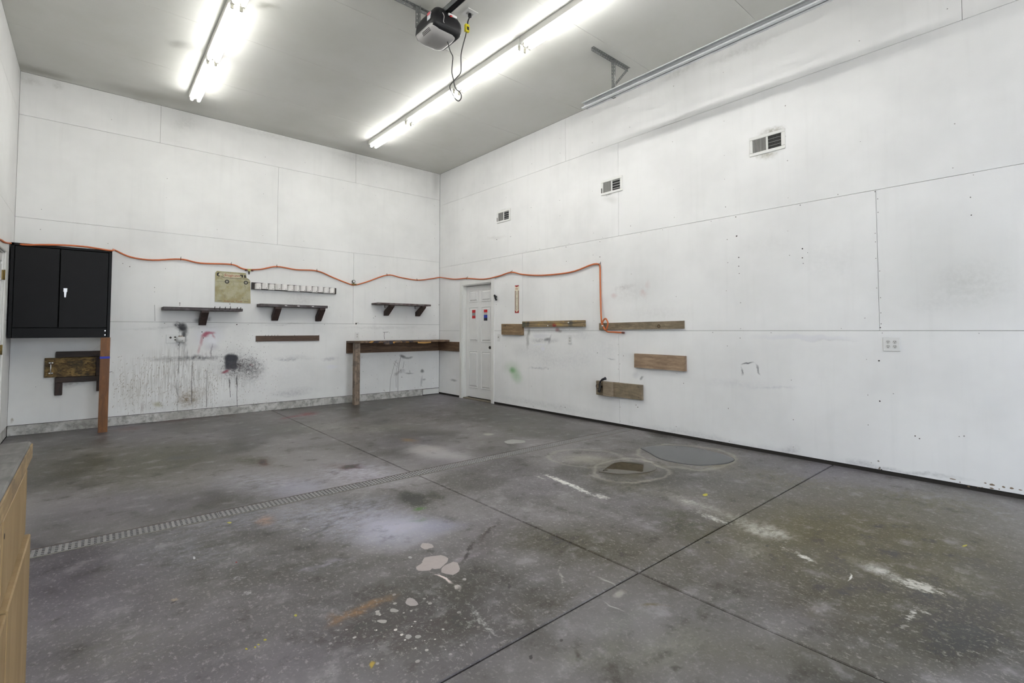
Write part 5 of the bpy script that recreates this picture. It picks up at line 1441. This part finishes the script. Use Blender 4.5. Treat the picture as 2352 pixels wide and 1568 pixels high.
# pressure gauge
p = hb_(813, 653)
gc = (p.x - 0.008, p.z + 0.048)
ga = build('pressure_gauge', MB(FR_B).disc(gc, 0.027, 0.010, 0.038, 20), M_BLACKP, hs)
ga['label'] = 'round black pressure gauge with a white dial'
build('brass_tee', MB(FR_B).tube([(p.x - 0.04, p.z, 0.020), (p.x + 0.04, p.z, 0.020)], 0.014, 10), M_BRASS, ga)
build('stem', MB(FR_B).tube([(p.x - 0.004, p.z, 0.020), (p.x - 0.008, p.z + 0.03, 0.024)], 0.008, 8), M_BRASS, ga)
build('dial', MB(FR_B).disc(gc, 0.020, 0.038, 0.0388, 18), M_PLASTIC, ga)
build('needle', MB(FR_B).prism([(gc[0] - 0.012, gc[1] - 0.010), (gc[0] - 0.010, gc[1] - 0.012), (gc[0] + 0.009, gc[1] + 0.006)], 0.0388, 0.0394), M_SLOT, ga)

# ================================================================== right wall things
# --- fire extinguisher sign
fu0, fz1 = RW(1183.5, 655.5); fu1, fz0 = RW(1191.5, 718.5)
fu0, fu1 = (fu0 + fu1) / 2 - 0.048, (fu0 + fu1) / 2 + 0.048
fs = thing('fire_sign', MB(FR_R).P(((fu0 + fu1) / 2, fz0, 0)), 'tall narrow red and cream fire extinguisher arrow sign', 'sign')
M_FRED = plain('sign_fire_red', (150, 22, 26), 0.45); M_FCRM = plain('sign_fire_cream', (226, 218, 196), 0.5)
pl_ = build('plate', MB(FR_R).box((fu0, fz0, 0.0005), (fu1, fz1, 0.003)), M_FCRM, fs)
fc = (fu0 + fu1) / 2
m = MB(FR_R)
m.prism([(fu0, fz1), (fu0, fz1 - 0.012), (fc, fz1 - 0.03), (fu1, fz1 - 0.012), (fu1, fz1)], 0.0028, 0.0036)
m.prism([(fu0, fz0), (fu1, fz0), (fu1, fz0 + 0.055), (fc, fz0 + 0.012), (fu0, fz0 + 0.055)], 0.0028, 0.0036)
m.box((fu0, fz0 + 0.05, 0.0028), (fu0 + 0.006, fz1 - 0.085, 0.0036)); m.box((fu1 - 0.006, fz0 + 0.05, 0.0028), (fu1, fz1 - 0.085, 0.0036))
build('red_arrow_ends', m, M_FRED, pl_)
m = MB(FR_R)
m.box((fu0 + 0.012, fz0 + 0.05, 0.0028), (fu0 + 0.022, fz1 - 0.085, 0.0034)); m.box((fu1 - 0.022, fz0 + 0.05, 0.0028), (fu1 - 0.012, fz1 - 0.085, 0.0034))
build('dark_borders', m, plain('sign_olive', (74, 70, 48), 0.5), pl_)
build('fire_lettering', MB(FR_R).text('FIRE', (fc, fz1 - 0.058), 0.036, 0.0034), M_FRED, pl_)
m = MB(FR_R)
word = 'EXTINGUISHER'
zt_, zb_ = fz1 - 0.105, fz0 + 0.05
for i, chh in enumerate(word):
    m.text(chh, (fc, zt_ + (zb_ - zt_) * i / (len(word) - 1)), 0.034, 0.0034)
build('vertical_lettering', m, plain('letter_brown', (66, 44, 34), 0.5), pl_)

# --- black clamp by the door
hu, hz = RW(1141, 684)
m = MB(FR_R)
m.tube([(hu - 0.01, hz + 0.02, 0.001), (hu - 0.005, hz + 0.02, 0.03)], 0.018, 8)
m.tube(smooth_path([(hu - 0.025, hz + 0.034, 0.03), (hu + 0.0, hz + 0.038, 0.045), (hu + 0.02, hz - 0.005, 0.045), (hu + 0.034, hz - 0.045, 0.035)], 4), [0.016] * 12 + [0.012], 8)
tag(build('rubber_hook', m, M_BLACKP), 'black rubber hook on the wall beside the grey door', 'hook')

# --- timber boards
M_BD1 = wood('old_board', (112, 90, 64), (158, 134, 102), 1)
def board(name, px0, py0, px1, py1, px1b, py1b, th_, mat, label, tilt=True, frame=FR_R):
    """top-left, bottom-left, bottom-right pixels of the front face"""
    a = RW(px0, py0, -th_); b = RW(px1, py1, -th_); c = RW(px1b, py1b, -th_)
    m = MB(FR_R)
    h = a[1] - b[1]
    poly = [(b[0], b[1]), (c[0], c[1]), (c[0], c[1] + h), (a[0], a[1])]
    m.prism(poly, 0.0005, th_)
    o = build(name, m, mat)
    return o
o = board('timber_board', 1151.5, 743.5, 1151.5, 768, 1199.5, 769.5, 0.038, M_BD1, '')
tag(o, 'short wide brown board with two nails beside the light switch', 'board')
m = MB(FR_R)
for x in (1157.5, 1160.5):
    u, z = RW(x, 748, -0.04); m.box((u - 0.004, z - 0.014, 0.037), (u + 0.004, z + 0.014, 0.040))
build('nails', m, M_HOLE, o)
nt = NT('daubed_board')
g = nt.n('ShaderNodeNewGeometry').outputs[0]
a = nt.remap(nt.noise(nt.scaled(g, (40, 3, 46)), 1.0, 5, 0.6), 0.35, 0.65, 0, 1)
col = nt.mix(a, lin((110, 94, 70)), lin((154, 134, 100)))
col = nt.mix(nt.remap(nt.noise(nt.scaled(g, (20, 10, 20)), 1.0, 4, 0.7), 0.55, 0.68, 0, 0.8), col, lin((186, 160, 96)))
vecR, uu, vv = planar(nt, 'R')
for st in [(1208, 746, 8, 9, 0, 0.85, 0.6, (58, 66, 54)), (1218, 744, 4, 9, 0, 0.8, 0.7, (44, 46, 42)), (1279, 746, 5, 6, 0, 0.95, 0.5, (132, 36, 26)), (1316, 743, 7, 10, 0, 0.8, 0.7, (62, 66, 62)), (1288, 744, 14, 4, 10, 0.6, 0.8, (200, 170, 96)), (1311, 740, 2.2, 1.6, 0, 1.0, 0.4, (228, 228, 226)), (1264, 748, 1.6, 1.6, 0, 1.0, 0.4, (228, 228, 226))]:
    col = nt.mix(stain_mask(nt, nt.warp(vecR, 14, 0.03), 'R', st[:-1]), col, lin(st[-1]))
M_DAUB = nt.out(col, 0.65)
db = thing('daubed_board', MB(FR_R).P((3.03, 1.26, 0)), 'long paint-daubed board of two strips below the cream arrow sign', 'board')
a = RW(1199, 738, -0.05); b = RW(1199, 751, -0.05); c = RW(1340.5, 751.5, -0.05)
hh = a[1] - b[1]
zm = b[1] + hh * 0.56
build('lower_strip', MB(FR_R).box((a[0], b[1], 0.0005), (c[0], zm - 0.002, 0.052), 0.003), M_DAUB, db)
build('upper_strip', MB(FR_R).box((a[0], zm + 0.001, 0.0005), (c[0], a[1], 0.050), 0.003), M_DAUB, db)
M_BD3 = wood('grey_brown_board', (112, 99, 80), (154, 140, 116), 1, grime=(88, 74, 56), grime_amt=0.35)
o = board('timber_board', 1376, 742, 1376, 757.5, 1570.5, 754.5, 0.022, M_BD3, '')
tag(o, 'long grey-brown board with a knot where the orange hose ends', 'board')
u, z = RW(1513, 749, -0.023)
k_ = build('knot', MB(FR_R).disc((u, z), 0.022, 0.0215, 0.0226, 14), plain('knot_dark', (58, 46, 32), 0.7), o)
build('knot_heart', MB(FR_R).disc((u, z), 0.014, 0.0226, 0.0230, 12), plain('knot_heart', (110, 90, 62), 0.7), k_)
M_BD4 = wood('warm_board', (126, 104, 84), (170, 146, 120), 1)
o = board('timber_board', 1456.5, 811.5, 1456.5, 843.5, 1573.5, 852.5, 0.038, M_BD4, '')
tag(o, 'wide warm-brown board fixed alone on the long wall', 'board')
vb = thing('tap_board', MB(FR_R).P((4.2, 0.36, 0)), 'stepped brown board with a black tap at one end', 'board')
a = RW(1369, 873.5, -0.038); b = RW(1369, 905, -0.038); c = RW(1474, 919.5, -0.038)
zlo, zhi = (b[1] + c[1]) / 2, (a[1] + RW(1474, 884.5, -0.038)[1]) / 2
build('back_board', MB(FR_R).box((a[0], zlo, 0.0005), (c[0], zhi, 0.038), 0.002), M_BD3, vb)
u0 = RW(1385, 890, -0.076)[0]; u1 = RW(1405, 890, -0.076)[0]
build('front_block', MB(FR_R).box((u0, zlo + 0.001, 0.0385), (u1, zhi - 0.001, 0.076), 0.002), wood('block_board', (126, 112, 94), (168, 154, 132), 1), vb)
m = MB(FR_R)
for x, y in ((1467, 889), (1467, 912), (1398, 883)):
    u, z = RW(x, y, -0.038); m.disc((u, z), 0.005, 0.037, 0.0395, 6)
build('screws', m, M_HOLE, vb)
# the tap
tu, tz_ = RW(1378, 886, -0.06)
tp = thing('hose_tap', MB(FR_R).P((tu, tz_ - 0.1, 0.04)), 'black hose tap with a lever mounted on the stepped board', 'tap')
m = MB(FR_R)
m.tube([(tu + 0.012, tz_ - 0.01, 0.0385), (tu + 0.012, tz_ - 0.01, 0.075)], 0.016, 10)
m.tube(smooth_path([(tu + 0.012, tz_ + 0.035, 0.075), (tu + 0.012, tz_, 0.078), (tu + 0.018, tz_ - 0.03, 0.085), (tu + 0.02, tz_ - 0.055, 0.10)], 4), 0.016, 10)
build('body', m, plain('tap_iron', (48, 46, 42), 0.5, 0.5), tp)
m = MB(FR_R).tube([(tu + 0.02 + 0.0, tz_ - 0.05, 0.095), (tu + 0.02, tz_ - 0.072, 0.108)], [0.019, 0.021], 12)
build('spout', m, plain('tap_iron', (48, 46, 42), 0.5, 0.5), tp)
m = MB(FR_R)
m.tube([(tu - 0.02 + 0.024 * math.cos(a_), tz_ - 0.005 + 0.030 * math.sin(a_), 0.082) for a_ in np.linspace(0, 2 * math.pi, 15)], 0.006, 6, False)
build('ring_handle', m, plain('tap_handle', (86, 72, 62), 0.5), tp)
p0 = RW(1379, 876, -0.08); p1 = RW(1383, 872, -0.09); p2 = RW(1390.5, 869, -0.09)
m = MB(FR_R).tube(smooth_path([(tu + 0.012, tz_ + 0.03, 0.078), (p0[0], p0[1], 0.08), (p1[0], p1[1], 0.09), (p2[0], p2[1], 0.09)], 4), [0.010] * 4 + [0.011] * 4 + [0.016] * 4 + [0.022], 10)
build('lever', m, plain('blue_black_plastic', (36, 36, 46), 0.4), tp)

# --- air vents
def vent(pc, label, style):
    w, h = 0.345, 0.198
    uc, zc = RW(*pc)
    root = thing('air_vent', MB(FR_R).P((uc, zc - h / 2, 0)), label, 'vent', None)
    fr = MB(FR_R)
    bw_ = 0.032
    fr.box((uc - w / 2, zc - h / 2, 0.0004), (uc + w / 2, zc - h / 2 + bw_, 0.012), 0.004)
    fr.box((uc - w / 2, zc + h / 2 - bw_, 0.0004), (uc + w / 2, zc + h / 2, 0.012), 0.004)
    fr.box((uc - w / 2, zc - h / 2 + bw_, 0.0004), (uc - w / 2 + bw_, zc + h / 2 - bw_, 0.012), 0.004)
    fr.box((uc + w / 2 - bw_ * 1.2, zc - h / 2 + bw_, 0.0004), (uc + w / 2, zc + h / 2 - bw_, 0.012), 0.004)
    fr.box((uc - 0.006, zc - h / 2 + bw_, 0.0004), (uc + 0.010, zc + h / 2 - bw_, 0.012), 0.002)
    build('frame', fr, M_WHITE, root)
    build('duct_shade', MB(FR_R).box((uc - w / 2 + 0.012, zc - h / 2 + 0.012, 0.0003), (uc + w / 2 - 0.012, zc + h / 2 - 0.012, 0.0016)), M_SLOT, root)  # flat black sheet painted in for the shaded opening behind the slats
    zl, zh = zc - h / 2 + bw_ - 0.002, zc + h / 2 - bw_ + 0.002
    ul0, ul1 = uc - w / 2 + bw_, uc - 0.006
    ur0, ur1 = uc + 0.010, uc + w / 2 - bw_ * 1.2
    M_SL = plain('vent_slat_grey', (176, 176, 172), 0.5)
    def vslat(u, wid, tw):
        m_ = MB(FR_R)
        a_, b_ = (u - wid / 2, 0.003 if tw > 0 else 0.008), (u + wid / 2, 0.008 if tw > 0 else 0.003)
        t_ = 0.0007
        m_.add([(a_[0], zl, a_[1]), (b_[0], zl, b_[1]), (b_[0], zh, b_[1]), (a_[0], zh, a_[1]), (a_[0], zl, a_[1] - t_), (b_[0], zl, b_[1] - t_), (b_[0], zh, b_[1] - t_), (a_[0], zh, a_[1] - t_)],
               [[0, 1, 2, 3], [7, 6, 5, 4], [0, 4, 5, 1], [1, 5, 6, 2], [2, 6, 7, 3], [3, 7, 4, 0]])
        return build('slat', m_, M_SL, root)
    nL_ = 11
    for i in range(nL_):
        vslat(ul0 + (ul1 - ul0) * (i + 0.5) / nL_, (ul1 - ul0) / nL_ * (0.80 if style == 'grid' else 1.02), 1)
    if style == 'grid':
        for i in range(10):
            vslat(ur0 + (ur1 - ur0) * (i + 0.5) / 10, 0.0035, 1)
        for i in range(3):
            z = zl + (zh - zl) * (i + 1) / 4
            build('slat', MB(FR_R).box((ur0, z - 0.0015, 0.002), (ur1, z + 0.0015, 0.004)), M_SL, root)
    else:
        for i in range(4):
            z = zl + (zh - zl) * (i + 0.72) / 4
            build('slat', MB(FR_R).box((ur0, z - 0.007, 0.003), (ur1, z + 0.004, 0.005)), plain('vent_louvre', (150, 150, 148), 0.5), root)
    lv = MB(FR_R).box((uc - w / 2 + 0.010, zc - h / 2 + 0.03, 0.012), (uc - w / 2 + 0.018, zc - 0.004, 0.020), 0.002)
    build('damper_lever', lv, M_HOLE if style != 'grid' else M_WHITE, root)
    return root
vent((1762, 329), 'white wall vent with upright fins over the plain long wall', 'grid')
vent((1405.5, 426.5), 'white wall vent with level louvres crossing a panel joint, sooty below', 'bars')
vent((1157.5, 496), 'white wall vent with level louvres high above the grey door', 'bars')

# ================================================================== floor things
# --- grating of the trench drain
M_GRATE = plain('worn_grate', (134, 132, 131), 0.55, 0.1, 0.18, 14)
SECL = 0.966
ang = math.atan(-0.0185)
gm = MB()
rows = 4; gw = 0.119; cols = 35
bar = 0.0125
pit = SECL / cols
yw = [(-gw / 2) + gw * i / rows for i in range(rows + 1)]
for i, yv in enumerate(yw):
    hw = 0.0055 if 0 < i < rows else 0.006
    gm.box((0.0015, yv - hw if i else yv, -0.0035), (SECL - 0.0015, yv + hw if i < rows else yv, 0.0015))
for j in range(cols + 1):
    x = j * pit
    a0, a1 = max(0.0015, x - 0.0072), min(SECL - 0.0015, x + 0.0072)
    gm.box((a0, -gw / 2 + 0.001, -0.0035), (a1, gw / 2 - 0.001, 0.0012))
xj = -4.449
starts = [xj - SECL] + [xj + SECL * k for k in range(0, 5)]
g0 = None
lbl = 'slotted grate section of the floor drain, first from the worktop side'
for xs_ in starts:
    if xs_ + SECL > 0.0: break
    if g0 is None:
        g0 = build('drain_grate', gm, M_GRATE, origin=(0, 0, 0))
        g0.location = (xs_, drain_y(xs_), 0); g0.rotation_euler = (0, 0, ang)
        tag(g0, lbl, 'grate', 'grates of the trench drain')
    else:
        c = copy_tree(g0, Vector((xs_, drain_y(xs_), 0)))
        k_ = round((xs_ - starts[0]) / SECL)
        c['label'] = 'slotted grate section of the floor drain, %s from the worktop side' % ORD[k_]
# closing piece by the wall
lastx = [s for s in starts if s + SECL <= 0.0][-1] + SECL
rem = -0.004 - lastx
if rem > 0.05:
    gm = MB()
    for i, yv in enumerate(yw):
        hw = 0.0055 if 0 < i < rows else 0.006
        gm.box((0.0015, yv - hw if i else yv, -0.0035), (rem - 0.0015, yv + hw if i < rows else yv, 0.0015))
    j = 0
    while j * pit < rem:
        x = j * pit
        gm.box((max(0.0015, x - 0.0072), -gw / 2 + 0.001, -0.0035), (min(rem - 0.0015, x + 0.0072), gw / 2 - 0.001, 0.0012)); j += 1
    o = build('drain_grate', gm, M_GRATE, origin=(0, 0, 0))
    o.location = (lastx, drain_y(lastx), 0); o.rotation_euler = (0, 0, ang)
    tag(o, 'shorter cut grate section of the drain against the long wall', 'grate', 'grates of the trench drain')

# --- puddles
nt = NT('puddle_water')
vec, u, v = planar(nt, 'F')
k = nt.noise(vec, 2.5, 4, 0.6)
M_WATER = nt.out(nt.mix(k, lin((66, 66, 66)), lin((80, 80, 81))), 0.03, spec=0.5)
nt.b.inputs['IOR'].default_value = 1.36
nt.bump(nt.noise(vec, 1.6, 2), 0.004, 0.05)
nt2 = NT('puddle_water_reflection')
vec, u, v = planar(nt2, 'F')
M_WATER2 = nt2.out(nt2.mix(nt2.noise(vec, 3, 4), lin((64, 58, 46)), lin((80, 74, 60))), 0.03, spec=0.5)  # brown base colour paints in the reflection of the timber boards
def puddle(pix, label, mat):
    pts = [Vector((*FL(x, y), 0.0)) for x, y in pix]
    pts = smooth_path(pts + [pts[0]], 4)[:-1]
    c = sum(pts, Vector()) / len(pts)
    k = len(pts)
    m = MB()
    v = [tuple(p + Vector((0, 0, 0.0003))) for p in pts] + [tuple(c + (p - c) * 0.97 + Vector((0, 0, 0.0022))) for p in pts] + [tuple(c + (p - c) * 0.9 + Vector((0, 0, 0.0028))) for p in pts]
    f = []
    for r in (0, k):
        f += [[r + i, r + (i + 1) % k, r + k + (i + 1) % k, r + k + i] for i in range(k)]
    f.append([2 * k + i for i in range(k)]); f.append(list(range(k))[::-1])
    m.add(v, f, True)
    return tag(build('puddle', m, mat), label, 'puddle')
puddle([(1469, 1029), (1490, 1024.5), (1540, 1023), (1590, 1027), (1640, 1037), (1675, 1047), (1688, 1056), (1672, 1064), (1640, 1068), (1600, 1069), (1560, 1064), (1525, 1057), (1505, 1049), (1490, 1040)], 'large grey puddle near the foot of the long wall', M_WATER)
puddle([(1375, 1084), (1392, 1073), (1408, 1063), (1430, 1059.5), (1470, 1061), (1500, 1067), (1508, 1077), (1490, 1085), (1455, 1088.5), (1415, 1089)], 'small dark puddle with a painted brown reflection next to the larger grey puddle', M_WATER2)

# --- cabinets and worktop along the left wall
FX = -5.255
M_TOPW = wood('worn_worktop', (84, 82, 80), (128, 126, 122), 1, grime=(60, 56, 52), grime_amt=0.5, rough=0.6)
M_PLY = wood('yellow_plywood', (138, 113, 74), (164, 138, 98), 2, rough=0.55, ring=0.5)
YF = -6.17
tw = MB().box((LEFT_X + 0.001, YF - 1.53, 0.866), (-5.238, YF, 0.912), 0.004)
wt = build('worktop', tw, M_TOPW)
tag(wt, 'grey worn timber worktop over the yellow plywood cabinets', 'worktop')
build('edge_band', MB().box((-5.2378, YF - 1.53, 0.868), (-5.2345, YF - 0.001, 0.905)), wood('ply_edge', (128, 104, 72), (172, 146, 104), 1, grime=(78, 70, 60), grime_amt=0.5), wt)
def base_unit(y1, label):
    y0 = y1 - 0.5
    root = thing('base_cabinet', ((LEFT_X + FX) / 2, (y0 + y1) / 2, 0.0), label, 'cabinet', None)
    m = MB()
    m.box((LEFT_X + 0.001, y0 + 0.0015, 0.09), (FX - 0.012, y0 + 0.018, 0.8655)); m.box((LEFT_X + 0.001, y1 - 0.018, 0.09), (FX - 0.012, y1 - 0.0015, 0.8655))
    m.box((LEFT_X + 0.001, y0 + 0.018, 0.09), (FX - 0.012, y1 - 0.018, 0.11)); m.box((LEFT_X + 0.001, y0 + 0.018, 0.11), (LEFT_X + 0.01, y1 - 0.018, 0.8655))
    m.box((LEFT_X + 0.05, y0 + 0.0015, 0.0), (FX - 0.08, y1 - 0.0015, 0.09))
    m.box((FX - 0.03, y0 + 0.018, 0.62), (FX - 0.012, y1 - 0.018, 0.66)); m.box((FX - 0.03, y0 + 0.018, 0.83), (FX - 0.012, y1 - 0.018, 0.8655))
    build('carcass', m, M_PLY, root)
    dwr = build('drawer', MB().box((FX - 0.010, y0 + 0.006, 0.662), (-5.2435, y1 - 0.006 if False else y1, 0.838), 0.003), M_PLY, root)
    build('finger_hole', MB().tube([(-5.250, y0 + 0.03, 0.80), (-5.243, y0 + 0.03, 0.80)], 0.006, 8), M_HOLE, dwr)
    build('door', MB().box((FX - 0.010, y0 + 0.006, 0.10), (-5.2325, y1, 0.658), 0.003), M_PLY, root)
    return root
u1_ = base_unit(YF, 'yellow plywood cabinet with a drawer and door at the worktop end')
u2_ = base_unit(YF - 0.506, 'yellow plywood cabinet with a drawer and door, second from the worktop end')
u3_ = base_unit(YF - 1.012, 'yellow plywood cabinet with a drawer and door, third from the worktop end')
